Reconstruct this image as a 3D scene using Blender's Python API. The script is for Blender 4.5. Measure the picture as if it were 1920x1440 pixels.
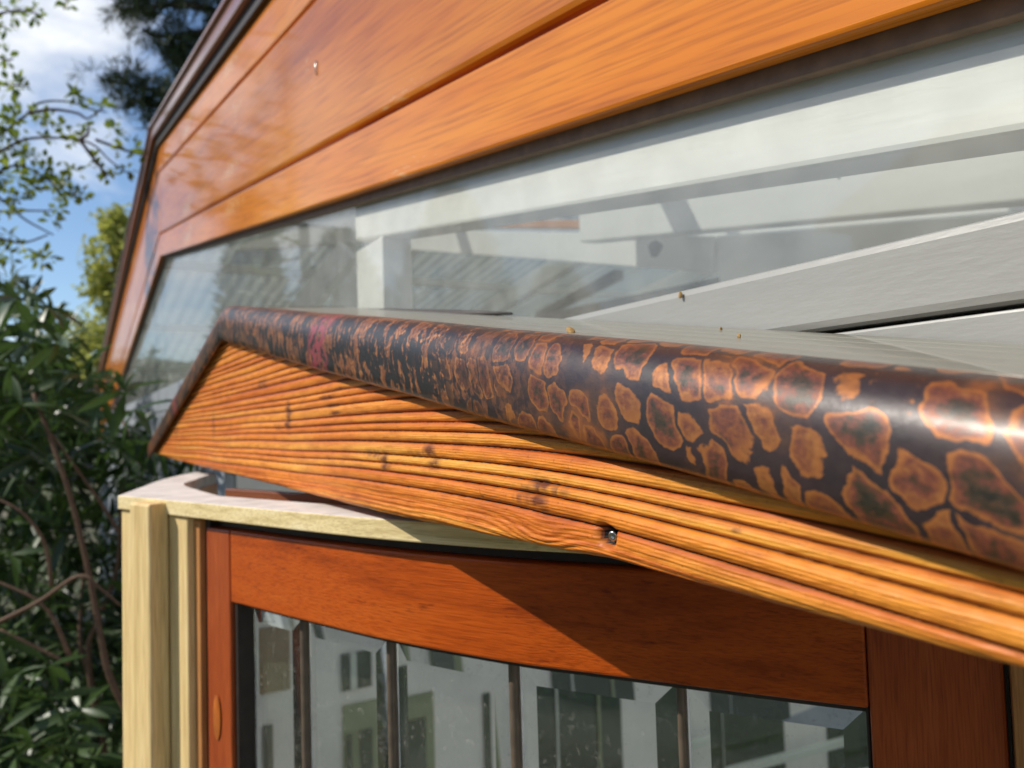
import bpy, bmesh, math, random
import numpy as np
from mathutils import Vector, Matrix, noise

for o in list(bpy.data.objects): bpy.data.objects.remove(o)
SC = bpy.context.scene
COL = SC.collection

# ------------------------------------------------------------------ camera
# World: X runs along the gable (towards the near end), Y into the building,
# Z up; the camera stands at the origin, the ground lies 1.75 m below it.
F = 1500.0                                        # focal length in px of a 1920 px frame
_az = math.atan(865/1500.); _pitch = math.atan(76/1500.); _roll = math.atan(.03)
_f0 = np.array([-math.cos(_az), math.sin(_az), 0.]); _u0 = np.array([0, 0, 1.])
_r0 = np.cross(_f0, _u0)
FWD = _f0*math.cos(_pitch)+_u0*math.sin(_pitch); _up = np.cross(_r0, FWD)
RGT = _r0*math.cos(_roll)-_up*math.sin(_roll); UPV = _up*math.cos(_roll)+_r0*math.sin(_roll)
cam_d = bpy.data.cameras.new('camera'); cam = bpy.data.objects.new('camera', cam_d); COL.objects.link(cam)
cam.matrix_world = Matrix(((RGT[0], UPV[0], -FWD[0], 0), (RGT[1], UPV[1], -FWD[1], 0), (RGT[2], UPV[2], -FWD[2], 0), (0, 0, 0, 1)))
cam_d.sensor_width = 36.0; cam_d.lens = F/1920*36.0
cam_d.clip_start = .01; cam_d.clip_end = 2000
cam_d.dof.use_dof = True; cam_d.dof.focus_distance = .40; cam_d.dof.aperture_fstop = 11.0
SC.camera = cam

# ------------------------------------------------------------------ sky, sun, exposure
SUN = Vector((-.50, -1.0, .93)).normalized()
EL = math.asin(SUN.z); ROT = math.atan2(SUN.x, SUN.y)
W = bpy.data.worlds.new('World'); SC.world = W; W.use_nodes = True
nt = W.node_tree; nt.nodes.clear()
def N(nt, t, **k):
    n = nt.nodes.new(t)
    for a, v in k.items():
        if a[0] == '_': n.inputs[int(a[1:])].default_value = v
        else: setattr(n, a, v)
    return n
sky = N(nt, 'ShaderNodeTexSky', sky_type='NISHITA', sun_disc=False, sun_elevation=EL, sun_rotation=ROT)
sky.air_density = 1.0; sky.dust_density = .15; sky.ozone_density = 3.5
tc = N(nt, 'ShaderNodeTexCoord')
mp = N(nt, 'ShaderNodeMapping'); mp.inputs['Scale'].default_value = (1.0, 1.0, 2.6); mp.inputs['Location'].default_value = (.35, .1, .62)
cn = N(nt, 'ShaderNodeTexNoise'); cn.inputs['Scale'].default_value = 2.6; cn.inputs['Detail'].default_value = 7; cn.inputs['Roughness'].default_value = .58; cn.inputs['Distortion'].default_value = .25
cr = N(nt, 'ShaderNodeValToRGB'); cr.color_ramp.elements[0].position = .49; cr.color_ramp.elements[1].position = .70
mx = N(nt, 'ShaderNodeMix', data_type='RGBA'); mx.inputs[7].default_value = (7.4, 7.6, 7.9, 1)
bg = N(nt, 'ShaderNodeBackground'); bg.inputs['Strength'].default_value = .125
wo = N(nt, 'ShaderNodeOutputWorld')
L = nt.links.new
L(tc.outputs['Generated'], mp.inputs[0]); L(mp.outputs[0], cn.inputs['Vector']); L(cn.outputs[0], cr.inputs[0])
L(cr.outputs[0], mx.inputs[0]); L(sky.outputs[0], mx.inputs[6]); L(mx.outputs[2], bg.inputs[0]); L(bg.outputs[0], wo.inputs[0])
sd = bpy.data.lights.new('sun', 'SUN'); sd.energy = 4.2; sd.angle = math.radians(.53); sd.color = (1, .94, .84)
so = bpy.data.objects.new('sun', sd); COL.objects.link(so)
so.rotation_euler = (-SUN).to_track_quat('-Z', 'Y').to_euler(); so.location = SUN*20
SC.view_settings.view_transform = 'Standard'; SC.view_settings.look = 'None'
SC.view_settings.exposure = 0.15; SC.view_settings.gamma = 1.0
SC.render.engine = 'CYCLES'
SC.cycles.max_bounces = 10; SC.cycles.transmission_bounces = 8; SC.cycles.transparent_max_bounces = 16

# ------------------------------------------------------------------ helpers
def ray(px, py):
    d = FWD*F+RGT*(px-960)-UPV*(py-720); return d/np.linalg.norm(d)
def at(px, py, depth):
    d = ray(px, py); return Vector(d*(depth/(d@FWD)))
def hitY(px, py, y):
    d = ray(px, py); return Vector(d*(y/d[1]))

def tag(o, label=None, cat=None, group=None, kind=None):
    if label: o['label'] = label
    if cat: o['category'] = cat
    if group: o['group'] = group
    if kind: o['kind'] = kind
    return o
def empty(name, loc, label, cat, group=None):
    o = bpy.data.objects.new(name, None); COL.objects.link(o); o.location = loc
    o.empty_display_size = .1
    return tag(o, label, cat, group)
def mesh_obj(name, verts, faces, mat, parent=None, smooth=False, loc=None, rot=None, data=None):
    """verts in world space unless loc/rot is given (then local)"""
    if data is None:
        me = bpy.data.meshes.new(name); me.from_pydata([tuple(v) for v in verts], [], faces); me.update()
        if mat is not None: me.materials.append(mat)
        if smooth: me.polygons.foreach_set('use_smooth', [True]*len(me.polygons))
    else: me = data
    o = bpy.data.objects.new(name, me); COL.objects.link(o)
    if loc is not None: o.location = loc
    if rot is not None: o.rotation_euler = rot
    if parent is not None:
        o.parent = parent
        o.matrix_parent_inverse = Matrix.Translation(parent.location).inverted() if parent.type == 'EMPTY' else Matrix()
    return o
def recalc(o):
    bm = bmesh.new(); bm.from_mesh(o.data); bmesh.ops.recalc_face_normals(bm, faces=bm.faces); bm.to_mesh(o.data); bm.free()
def bevel(o, w, seg=2):
    m = o.modifiers.new('bevel', 'BEVEL'); m.width = w; m.segments = seg; m.limit_method = 'ANGLE'; m.angle_limit = .6
    return o
def prism(name, poly, y0, y1, mat, parent=None, bev=.0015, org=(0, 0), ang=0.0):
    """poly in the world X-Z plane extruded from y0 to y1; stored in local axes turned by ang so that local x follows the grain"""
    ca, sa = math.cos(ang), math.sin(ang)
    loc = []
    for x, z in poly:
        dx, dz = x-org[0], z-org[1]; loc.append((dx*ca+dz*sa, -dx*sa+dz*ca))
    n = len(loc)
    V = [(x, 0, z) for x, z in loc]+[(x, y1-y0, z) for x, z in loc]
    Fs = [list(range(n)), list(range(2*n-1, n-1, -1))]+[[i, i+n, (i+1) % n+n, (i+1) % n] for i in range(n)]
    o = mesh_obj(name, V, Fs, mat, parent, loc=(org[0], y0, org[1]), rot=(0, -ang, 0))
    recalc(o)
    if bev: bevel(o, bev)
    return o
def box(name, lo, hi, mat, parent=None, bev=.0015):
    x0, y0, z0 = lo; x1, y1, z1 = hi
    return prism(name, [(x0, z0), (x1, z0), (x1, z1), (x0, z1)], y0, y1, mat, parent, bev, org=((x0+x1)/2, (z0+z1)/2))
def beam(name, p, q, w, h, mat, parent=None, bev=.002, upv=(0, 0, 1)):
    """rectangular bar from p to q: w across, h along up"""
    p, q = Vector(p), Vector(q); d = (q-p); ln = d.length; d.normalize()
    s = d.cross(Vector(upv)).normalized(); u = s.cross(d)
    V = []
    for t in (0, ln):
        for a, c in ((-1, -1), (1, -1), (1, 1), (-1, 1)): V.append((t, a*w/2, c*h/2))
    Fs = [[0, 1, 2, 3], [7, 6, 5, 4]]+[[i, i+4, (i+1) % 4+4, (i+1) % 4] for i in range(4)]
    o = mesh_obj(name, V, Fs, mat, parent); recalc(o)
    M = Matrix((d, s, u)).transposed().to_4x4(); M.translation = p
    o.matrix_basis = M
    if bev: bevel(o, bev)
    return o
def tube_data(pts, rads, seg=7):
    V = []; Fs = []
    n = len(pts)
    for i in range(n):
        p = Vector(pts[i]); d = (Vector(pts[min(i+1, n-1)])-Vector(pts[max(i-1, 0)])).normalized()
        a = d.orthogonal().normalized() if i == 0 else (pa-d*pa.dot(d)).normalized()
        pa = a; c = d.cross(a)
        for k in range(seg):
            th = 2*math.pi*k/seg; V.append(p+(a*math.cos(th)+c*math.sin(th))*rads[i])
    for i in range(n-1):
        for k in range(seg): Fs.append([i*seg+k, i*seg+(k+1) % seg, (i+1)*seg+(k+1) % seg, (i+1)*seg+k])
    Fs.append(list(range(seg-1, -1, -1))); Fs.append([(n-1)*seg+k for k in range(seg)])
    return V, Fs
def tube(name, pts, rads, mat, parent=None, seg=7):
    V, Fs = tube_data(pts, rads, seg)
    o = mesh_obj(name, V, Fs, mat, parent, smooth=True); return o
def vnoise(x, y, seed=0):
    x = np.asarray(x, float); y = np.asarray(y, float)
    xi = np.floor(x).astype(int); yi = np.floor(y).astype(int); xf = x-xi; yf = y-yi
    def h(a, b_): 
        n = (a*374761393+b_*668265263+seed*982451653) & 0x7fffffff
        n = ((n ^ (n >> 13))*1274126177) & 0x7fffffff
        return ((n ^ (n >> 16)) & 0xffff)/65535.
    u = xf*xf*(3-2*xf); v = yf*yf*(3-2*yf)
    return (h(xi, yi)*(1-u)+h(xi+1, yi)*u)*(1-v)+(h(xi, yi+1)*(1-u)+h(xi+1, yi+1)*u)*v

# ------------------------------------------------------------------ materials
def newmat(name):
    m = bpy.data.materials.new(name); m.use_nodes = True
    t = m.node_tree; b_ = t.nodes['Principled BSDF']
    return m, t, b_
def ramp(t, stops):
    r_ = t.nodes.new('ShaderNodeValToRGB'); e = r_.color_ramp.elements
    while len(e) < len(stops): e.new(.5)
    for i, (p, c) in enumerate(stops):
        e[i].position = p; e[i].color = (*c, 1) if len(c) == 3 else c
    return r_
def wood(name, dark, mid, light, sx=3., sy=55., varnish=.6, rough=.42, coat_rough=.12, bump=.06, scratch=0., band=9., vert=False, fleck=None, spec=.4):
    """grain along local X (or Z when vert)"""
    m, t, b_ = newmat(name); l = t.links.new
    tc = t.nodes.new('ShaderNodeTexCoord')
    def noise_(scale_along, scale_across, detail=4., rough_=.55, dist=.0):
        mp = t.nodes.new('ShaderNodeMapping'); mp.inputs['Scale'].default_value = (scale_across, scale_across, scale_along) if vert else (scale_along, scale_across, scale_across)
        n = t.nodes.new('ShaderNodeTexNoise'); n.inputs['Scale'].default_value = 1; n.inputs['Detail'].default_value = detail; n.inputs['Roughness'].default_value = rough_; n.inputs['Distortion'].default_value = dist
        l(tc.outputs['Object'], mp.inputs[0]); l(mp.outputs[0], n.inputs['Vector']); return n
    fine = noise_(sx*4, sy*8, 3)
    mid_n = noise_(sx, sy, 5, .6, .4)
    big = noise_(sx*.5, band, 3, .5, .6)
    r1 = ramp(t, [(.30, dark), (.52, mid), (.74, light)])
    mixv = t.nodes.new('ShaderNodeMath'); mixv.operation = 'MULTIPLY_ADD'; mixv.inputs[1].default_value = .45
    mm = t.nodes.new('ShaderNodeMath'); mm.operation = 'MULTIPLY'; mm.inputs[1].default_value = .55
    l(mid_n.outputs[0], mixv.inputs[0]); l(big.outputs[0], mm.inputs[0]); l(mm.outputs[0], mixv.inputs[2])
    l(mixv.outputs[0], r1.inputs[0])
    mx = t.nodes.new('ShaderNodeMix'); mx.data_type = 'RGBA'; mx.blend_type = 'MULTIPLY'; mx.inputs[0].default_value = .72
    r2 = ramp(t, [(.30, (.55, .45, .38)), (.55, (1, 1, 1))])
    l(fine.outputs[0], r2.inputs[0]); l(r1.outputs[0], mx.inputs[6]); l(r2.outputs[0], mx.inputs[7])
    col = mx.outputs[2]
    if scratch:
        s = noise_(34, 330, 3, .6)
        g = noise_(2.2, 9., 2)
        ad = t.nodes.new('ShaderNodeMath'); ad.operation = 'MULTIPLY'; l(s.outputs[0], ad.inputs[0]); l(g.outputs[0], ad.inputs[1])
        r3 = ramp(t, [(.355, (0, 0, 0)), (.385, (1, 1, 1))]); l(ad.outputs[0], r3.inputs[0])
        m3 = t.nodes.new('ShaderNodeMix'); m3.data_type = 'RGBA'; mu = t.nodes.new('ShaderNodeMath'); mu.operation = 'MULTIPLY'; mu.inputs[1].default_value = scratch
        l(r3.outputs[0], mu.inputs[0]); l(mu.outputs[0], m3.inputs[0]); l(col, m3.inputs[6]); m3.inputs[7].default_value = (.72, .52, .26, 1); col = m3.outputs[2]
    if fleck:
        s = noise_(26, 190, 4, .65); r3 = ramp(t, [(.62, (0, 0, 0)), (.72, (1, 1, 1))]); l(s.outputs[0], r3.inputs[0])
        m3 = t.nodes.new('ShaderNodeMix'); m3.data_type = 'RGBA'; mu = t.nodes.new('ShaderNodeMath'); mu.operation = 'MULTIPLY'; mu.inputs[1].default_value = .7
        l(r3.outputs[0], mu.inputs[0]); l(mu.outputs[0], m3.inputs[0]); l(col, m3.inputs[6]); m3.inputs[7].default_value = (*fleck, 1); col = m3.outputs[2]
    oi = t.nodes.new('ShaderNodeObjectInfo'); hs = t.nodes.new('ShaderNodeHueSaturation'); mr = t.nodes.new('ShaderNodeMapRange'); mr.inputs[3].default_value = .93; mr.inputs[4].default_value = 1.08
    l(oi.outputs['Random'], mr.inputs[0]); l(mr.outputs[0], hs.inputs['Value']); l(col, hs.inputs['Color']); col = hs.outputs[0]
    l(col, b_.inputs['Base Color'])
    b_.inputs['Roughness'].default_value = rough; b_.inputs['Specular IOR Level'].default_value = spec
    b_.inputs['Coat Weight'].default_value = varnish; b_.inputs['Coat Roughness'].default_value = coat_rough
    bp = t.nodes.new('ShaderNodeBump'); bp.inputs['Strength'].default_value = bump; bp.inputs['Distance'].default_value = .002
    l(fine.outputs[0], bp.inputs['Height']); l(bp.outputs[0], b_.inputs['Normal'])
    return m
def paint(name, c, rough=.5, var=.12, scale=14., stretch=(.25, 1, 1), spots=0., coat=0., bump=.15):
    m, t, b_ = newmat(name); l = t.links.new
    tc = t.nodes.new('ShaderNodeTexCoord'); mp = t.nodes.new('ShaderNodeMapping'); mp.inputs['Scale'].default_value = stretch
    n = t.nodes.new('ShaderNodeTexNoise'); n.inputs['Scale'].default_value = scale; n.inputs['Detail'].default_value = 8; n.inputs['Roughness'].default_value = .65
    l(tc.outputs['Object'], mp.inputs[0]); l(mp.outputs[0], n.inputs['Vector'])
    r_ = ramp(t, [(.25, tuple(v*(1-var*1.6) for v in c)), (.55, c), (.8, tuple(min(1, v*(1+var*.8)) for v in c))]); l(n.outputs[0], r_.inputs[0])
    col = r_.outputs[0]
    if spots:
        v = t.nodes.new('ShaderNodeTexVoronoi'); v.inputs['Scale'].default_value = spots; v.inputs['Randomness'].default_value = 1
        l(tc.outputs['Object'], v.inputs['Vector'])
        r3 = ramp(t, [(.035, (1, 1, 1)), (.06, (0, 0, 0))]); l(v.outputs['Distance'], r3.inputs[0])
        sn = t.nodes.new('ShaderNodeSeparateColor'); l(v.outputs['Color'], sn.inputs[0])
        lt = t.nodes.new('ShaderNodeMath'); lt.operation = 'LESS_THAN'; lt.inputs[1].default_value = .35; l(sn.outputs[0], lt.inputs[0])
        mu = t.nodes.new('ShaderNodeMath'); mu.operation = 'MULTIPLY'; l(r3.outputs[0], mu.inputs[0]); l(lt.outputs[0], mu.inputs[1])
        m3 = t.nodes.new('ShaderNodeMix'); m3.data_type = 'RGBA'; l(mu.outputs[0], m3.inputs[0]); l(col, m3.inputs[6]); m3.inputs[7].default_value = (.10, .09, .06, 1); col = m3.outputs[2]
    l(col, b_.inputs['Base Color']); b_.inputs['Roughness'].default_value = rough; b_.inputs['Coat Weight'].default_value = coat
    bp = t.nodes.new('ShaderNodeBump'); bp.inputs['Strength'].default_value = bump; bp.inputs['Distance'].default_value = .001
    n2 = t.nodes.new('ShaderNodeTexNoise'); n2.inputs['Scale'].default_value = scale*14; n2.inputs['Detail'].default_value = 4; l(mp.outputs[0], n2.inputs['Vector'])
    l(n2.outputs[0], bp.inputs['Height']); l(bp.outputs[0], b_.inputs['Normal'])
    return m
def plain(name, c, rough=.5, metal=0., coat=0.):
    m, t, b_ = newmat(name); l = t.links.new
    n = t.nodes.new('ShaderNodeTexNoise'); n.inputs['Scale'].default_value = 60; n.inputs['Detail'].default_value = 5
    tc = t.nodes.new('ShaderNodeTexCoord'); l(tc.outputs['Object'], n.inputs['Vector'])
    r_ = ramp(t, [(.3, tuple(v*.75 for v in c)), (.7, tuple(min(1, v*1.2) for v in c))]); l(n.outputs[0], r_.inputs[0]); l(r_.outputs[0], b_.inputs['Base Color'])
    b_.inputs['Roughness'].default_value = rough; b_.inputs['Metallic'].default_value = metal; b_.inputs['Coat Weight'].default_value = coat
    return m

M_plank = wood('varnished_plank', (.37, .095, .006), (.61, .185, .008), (.72, .27, .02), sx=1.6, sy=26, varnish=.6, rough=.5, coat_rough=.09, bump=.04, scratch=.5, band=10, spec=.06)
M_barge = wood('barge_wood', (.16, .05, .02), (.27, .09, .035), (.36, .14, .05), sx=2, sy=30, varnish=.8, rough=.4, coat_rough=.15)
M_door = wood('red_varnished_pine', (.27, .040, .003), (.52, .090, .006), (.60, .125, .012), sx=9, sy=120, varnish=.22, rough=.40, coat_rough=.25, bump=.28, spec=.18, band=26, fleck=(.13, .016, .004))
M_stile = wood('stile_pine', (.24, .038, .008), (.37, .072, .016), (.44, .10, .026), sx=9, sy=110, varnish=.25, spec=.2, rough=.40, coat_rough=.22, bump=.15, band=30, vert=True)
M_jamb = wood('orange_jamb_pine', (.42, .17, .05), (.56, .25, .08), (.62, .30, .11), sx=8, sy=90, varnish=.2, rough=.5, vert=True)
M_raw = wood('raw_pine', (.64, .45, .18), (.84, .63, .29), (.92, .73, .38), sx=6, sy=130, varnish=0., rough=.62, bump=.25, band=60, vert=True)
M_rawh = wood('raw_pine_head', (.56, .42, .17), (.86, .70, .36), (.92, .79, .47), sx=3, sy=190, varnish=0., rough=.62, bump=.25, band=120)
M_sawn = paint('sawn_primed_face', (.69, .655, .61), rough=.75, var=.22, scale=26, stretch=(1, 1, 1))
M_white = paint('white_painted_timber', (.82, .82, .79), rough=.42, var=.06, scale=10, spots=14)
M_white2 = paint('weathered_white_timber', (.88, .87, .83), rough=.5, var=.09, scale=12, stretch=(.12, 1, 1), spots=16, bump=.3)
M_sill = paint('grey_sill_paint', (.31, .305, .28), rough=.38, var=.06, scale=16, spots=30, coat=.15, bump=.3)
M_roofp = paint('khaki_roof_paint', (.27, .26, .205), rough=.36, var=.22, scale=40, stretch=(.05, 1, 1), spots=60, coat=.3, bump=.5)
M_bluegrey = paint('blue_grey_board', (.33, .36, .40), rough=.5)
M_cream = paint('cream_wall_paint', (.82, .80, .73), rough=.6, scale=3)
M_reveal = plain('brown_reveal', (.19, .12, .075), .6)
M_dark = plain('dark_gap', (.018, .013, .010), .8)
M_seal_shade = plain('brown_seal_shade', (.030, .019, .013), .55)
M_came = plain('bronze_came', (.16, .12, .085), .42, .35)
M_lead = plain('dark_flashing', (.045, .035, .032), .6)
M_steel = plain('bright_steel', (.55, .54, .50), .25, 1.)
M_husk = plain('seed_husk', (.42, .25, .08), .7)
M_knotwood = plain('knot_plug', (.50, .13, .018), .35, 0, .4)
M_knot = plain('painted_over_knot', (.16, .15, .15), .5)
M_bark = plain('brown_bark', (.15, .085, .05), .8)
M_barkd = plain('dark_bark', (.07, .045, .032), .85)
M_curtain = paint('pane_frame_white', (.62, .66, .58), rough=.5)
M_olive = paint('olive_wall', (.26, .30, .17), rough=.7)

def clear_glass(name, tint=(.96, .97, .96), dirt=.08):
    m, t, b_ = newmat(name); l = t.links.new
    t.nodes.remove(b_)
    lw = t.nodes.new('ShaderNodeLayerWeight'); lw.inputs[0].default_value = .5; pw = t.nodes.new('ShaderNodeMath'); pw.operation = 'POWER'; pw.inputs[1].default_value = 5.; l(lw.outputs['Facing'], pw.inputs[0]); fr = t.nodes.new('ShaderNodeMath'); fr.operation = 'MULTIPLY_ADD'; fr.inputs[1].default_value = .5; fr.inputs[2].default_value = .035; l(pw.outputs[0], fr.inputs[0])
    tr = t.nodes.new('ShaderNodeBsdfTransparent'); tr.inputs[0].default_value = (*tint, 1)
    gl = t.nodes.new('ShaderNodeBsdfGlossy'); gl.inputs['Roughness'].default_value = .03
    df = t.nodes.new('ShaderNodeBsdfDiffuse'); df.inputs[0].default_value = (.60, .60, .56, 1)
    n = t.nodes.new('ShaderNodeTexNoise'); n.inputs['Scale'].default_value = 22; n.inputs['Detail'].default_value = 8
    tc = t.nodes.new('ShaderNodeTexCoord'); l(tc.outputs['Object'], n.inputs['Vector'])
    r_ = ramp(t, [(.3, (dirt, dirt, dirt)), (.75, (dirt*2.4, dirt*2.4, dirt*2.4))]); l(n.outputs[0], r_.inputs[0])
    m0 = t.nodes.new('ShaderNodeMixShader'); m1 = t.nodes.new('ShaderNodeMixShader')
    l(r_.outputs[0], m0.inputs[0]); l(tr.outputs[0], m0.inputs[1]); l(df.outputs[0], m0.inputs[2])
    l(fr.outputs[0], m1.inputs[0]); l(m0.outputs[0], m1.inputs[1]); l(gl.outputs[0], m1.inputs[2])
    l(m1.outputs[0], t.nodes['Material Output'].inputs[0]); return m
M_glass = clear_glass('gable_glass')
def thick_glass(name):
    m, t, b_ = newmat(name); l = t.links.new
    b_.inputs['Transmission Weight'].default_value = 1; b_.inputs['IOR'].default_value = 1.5; b_.inputs['Roughness'].default_value = .0
    b_.inputs['Base Color'].default_value = (.93, .97, .94, 1)
    n = t.nodes.new('ShaderNodeTexNoise'); n.inputs['Scale'].default_value = 160; n.inputs['Detail'].default_value = 6; n.inputs['Roughness'].default_value = .7
    tc = t.nodes.new('ShaderNodeTexCoord'); l(tc.outputs['Object'], n.inputs['Vector'])
    df = t.nodes.new('ShaderNodeBsdfDiffuse'); df.inputs[0].default_value = (.6, .58, .5, 1)
    r_ = ramp(t, [(.58, (.015, .015, .015)), (.78, (.35, .35, .35))]); l(n.outputs[0], r_.inputs[0])
    ms = t.nodes.new('ShaderNodeMixShader'); l(r_.outputs[0], ms.inputs[0]); l(b_.outputs[0], ms.inputs[1]); l(df.outputs[0], ms.inputs[2])
    l(ms.outputs[0], t.nodes['Material Output'].inputs[0]); return m
M_bevel = thick_glass('bevelled_glass')
def sheeting(name, tr_lo, tr_hi, tcol, dcol):
    m, t, b_ = newmat(name); l = t.links.new; t.nodes.remove(b_)
    tr = t.nodes.new('ShaderNodeBsdfTransparent'); tr.inputs[0].default_value = (.86, .90, .87, 1)
    tl = t.nodes.new('ShaderNodeBsdfTranslucent'); tl.inputs[0].default_value = (*tcol, 1)
    df = t.nodes.new('ShaderNodeBsdfDiffuse'); df.inputs[0].default_value = (*dcol, 1)
    gl = t.nodes.new('ShaderNodeBsdfGlossy'); gl.inputs['Roughness'].default_value = .2
    n = t.nodes.new('ShaderNodeTexNoise'); n.inputs['Scale'].default_value = 1.5; n.inputs['Detail'].default_value = 5
    tc = t.nodes.new('ShaderNodeTexCoord'); mp = t.nodes.new('ShaderNodeMapping'); mp.inputs['Scale'].default_value = (.5, 5, 1)
    l(tc.outputs['Object'], mp.inputs[0]); l(mp.outputs[0], n.inputs['Vector'])
    a = t.nodes.new('ShaderNodeMixShader'); a.inputs[0].default_value = .35; l(tl.outputs[0], a.inputs[1]); l(df.outputs[0], a.inputs[2])
    r_ = ramp(t, [(.35, (1-tr_hi,)*3), (.65, (1-tr_lo,)*3)]); l(n.outputs[0], r_.inputs[0])
    c = t.nodes.new('ShaderNodeMixShader'); l(r_.outputs[0], c.inputs[0]); l(tr.outputs[0], c.inputs[1]); l(a.outputs[0], c.inputs[2])
    d = t.nodes.new('ShaderNodeMixShader'); d.inputs[0].default_value = .06; l(c.outputs[0], d.inputs[1]); l(gl.outputs[0], d.inputs[2])
    l(d.outputs[0], t.nodes['Material Output'].inputs[0]); return m
M_sheet = sheeting('shaded_grey_sheet', .02, .16, (.22, .24, .21), (.20, .215, .19))  # left slope copy; its grey tint includes the tree shade over it
M_sheetc = sheeting('bright_roof_sheet', .45, .6, (.92, .9, .88), (.5, .5, .5))  # unseen right slope, made clearer to let extra light inside

def leafmat(name, c, c2, rough=.35, trans=.25, spec=.5):
    m, t, b_ = newmat(name); l = t.links.new
    oi = t.nodes.new('ShaderNodeNewGeometry'); r_ = ramp(t, [(0., c), (1., c2)])
    l(oi.outputs['Random Per Island'], r_.inputs[0]); l(r_.outputs[0], b_.inputs['Base Color'])
    b_.inputs['Roughness'].default_value = rough; b_.inputs['Specular IOR Level'].default_value = spec
    tl = t.nodes.new('ShaderNodeBsdfTranslucent'); l(r_.outputs[0], tl.inputs[0])
    hs = t.nodes.new('ShaderNodeHueSaturation'); hs.inputs['Value'].default_value = 1.6; l(r_.outputs[0], hs.inputs['Color']); l(hs.outputs[0], tl.inputs[0])
    ms = t.nodes.new('ShaderNodeMixShader'); ms.inputs[0].default_value = trans; l(b_.outputs[0], ms.inputs[1]); l(tl.outputs[0], ms.inputs[2])
    l(ms.outputs[0], t.nodes['Material Output'].inputs[0]); return m
M_lf_laurel = leafmat('laurel_leaf', (.016, .036, .010), (.070, .125, .026), .4, .22)
M_lf_spring = leafmat('spring_leaf', (.10, .15, .02), (.20, .25, .035), .5, .4)
M_lf_pine = leafmat('pine_needles', (.022, .045, .018), (.06, .075, .025), .6, .1)
M_lf_far = leafmat('far_leaf', (.24, .26, .045), (.38, .38, .10), .6, .45)
M_lf_hedge = leafmat('hedge_leaf', (.03, .06, .015), (.08, .13, .03), .5, .25)

# ================================================================== THE SETTING
def grid_ground():
    V = []; Fs = []; n = 60
    for i in range(n+1):
        for j in range(n+1):
            u = (i/n*2-1); v = (j/n*2-1)
            x = math.copysign(abs(u)**3, u)*400; y = math.copysign(abs(v)**3, v)*400
            V.append((x, y, -1.75+.03*noise.noise((x*.4, y*.4, 0))))
    for i in range(n):
        for j in range(n): Fs.append([i*(n+1)+j, (i+1)*(n+1)+j, (i+1)*(n+1)+j+1, i*(n+1)+j+1])
    m, t, b_ = newmat('garden_ground'); l = t.links.new
    tc = t.nodes.new('ShaderNodeTexCoord')
    n1 = t.nodes.new('ShaderNodeTexNoise'); n1.inputs['Scale'].default_value = .8; n1.inputs['Detail'].default_value = 8; l(tc.outputs['Object'], n1.inputs['Vector'])
    n2 = t.nodes.new('ShaderNodeTexNoise'); n2.inputs['Scale'].default_value = 30; n2.inputs['Detail'].default_value = 6; l(tc.outputs['Object'], n2.inputs['Vector'])
    r1 = ramp(t, [(.35, (.05, .08, .02)), (.6, (.11, .10, .05)), (.75, (.20, .16, .11))]); l(n1.outputs[0], r1.inputs[0])
    r2 = ramp(t, [(.3, (.5, .5, .5)), (.7, (1.2, 1.2, 1.2))]); l(n2.outputs[0], r2.inputs[0])
    mx = t.nodes.new('ShaderNodeMix'); mx.data_type = 'RGBA'; mx.blend_type = 'MULTIPLY'; mx.inputs[0].default_value = 1
    l(r1.outputs[0], mx.inputs[6]); l(r2.outputs[0], mx.inputs[7]); l(mx.outputs[2], b_.inputs['Base Color']); b_.inputs['Roughness'].default_value = .9
    o = mesh_obj('ground', V, Fs, m, smooth=True); tag(o, kind='structure')
grid_ground()

# ================================================================== SUMMERHOUSE (large gable)
B = .38          # front plane of the gable planks
SL = .16         # roof slope
XM = -3.46       # ridge
ANG = math.atan(SL)
house = empty('summerhouse', (XM, B, -1.75), 'large summerhouse with varnished orange gable planks over a triangular window and clear sheet roof', 'summerhouse')
def zr(x, c): return -SL*x+c                        # right-hand rake line
def zl(x, c): return -SL*(2*XM-x)+c                 # left-hand rake line (mirror)
XR, XL = 1.6, -8.6
def rake_piece(name, c0, c1, y0, y1, mat, side, x_in=XM, bev=.003, cham=0., xr=XR):
    if side > 0:
        poly = [(x_in, zr(x_in, c0)), (xr, zr(xr, c0)), (xr, zr(xr, c1)), (x_in, zr(x_in, c1))]
        return prism(name, poly, y0, y1, mat, house, bev, org=(x_in, zr(x_in, c0)), ang=-ANG)
    poly = [(XL, zl(XL, c0)), (x_in, zl(x_in, c0)), (x_in, zl(x_in, c1)), (XL, zl(XL, c1))]
    return prism(name, poly, y0, y1, mat, house, bev, org=(x_in, zl(x_in, c0)), ang=ANG)
CB, C2, C1, CV = .1655, .2565, .513, .6145
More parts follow.
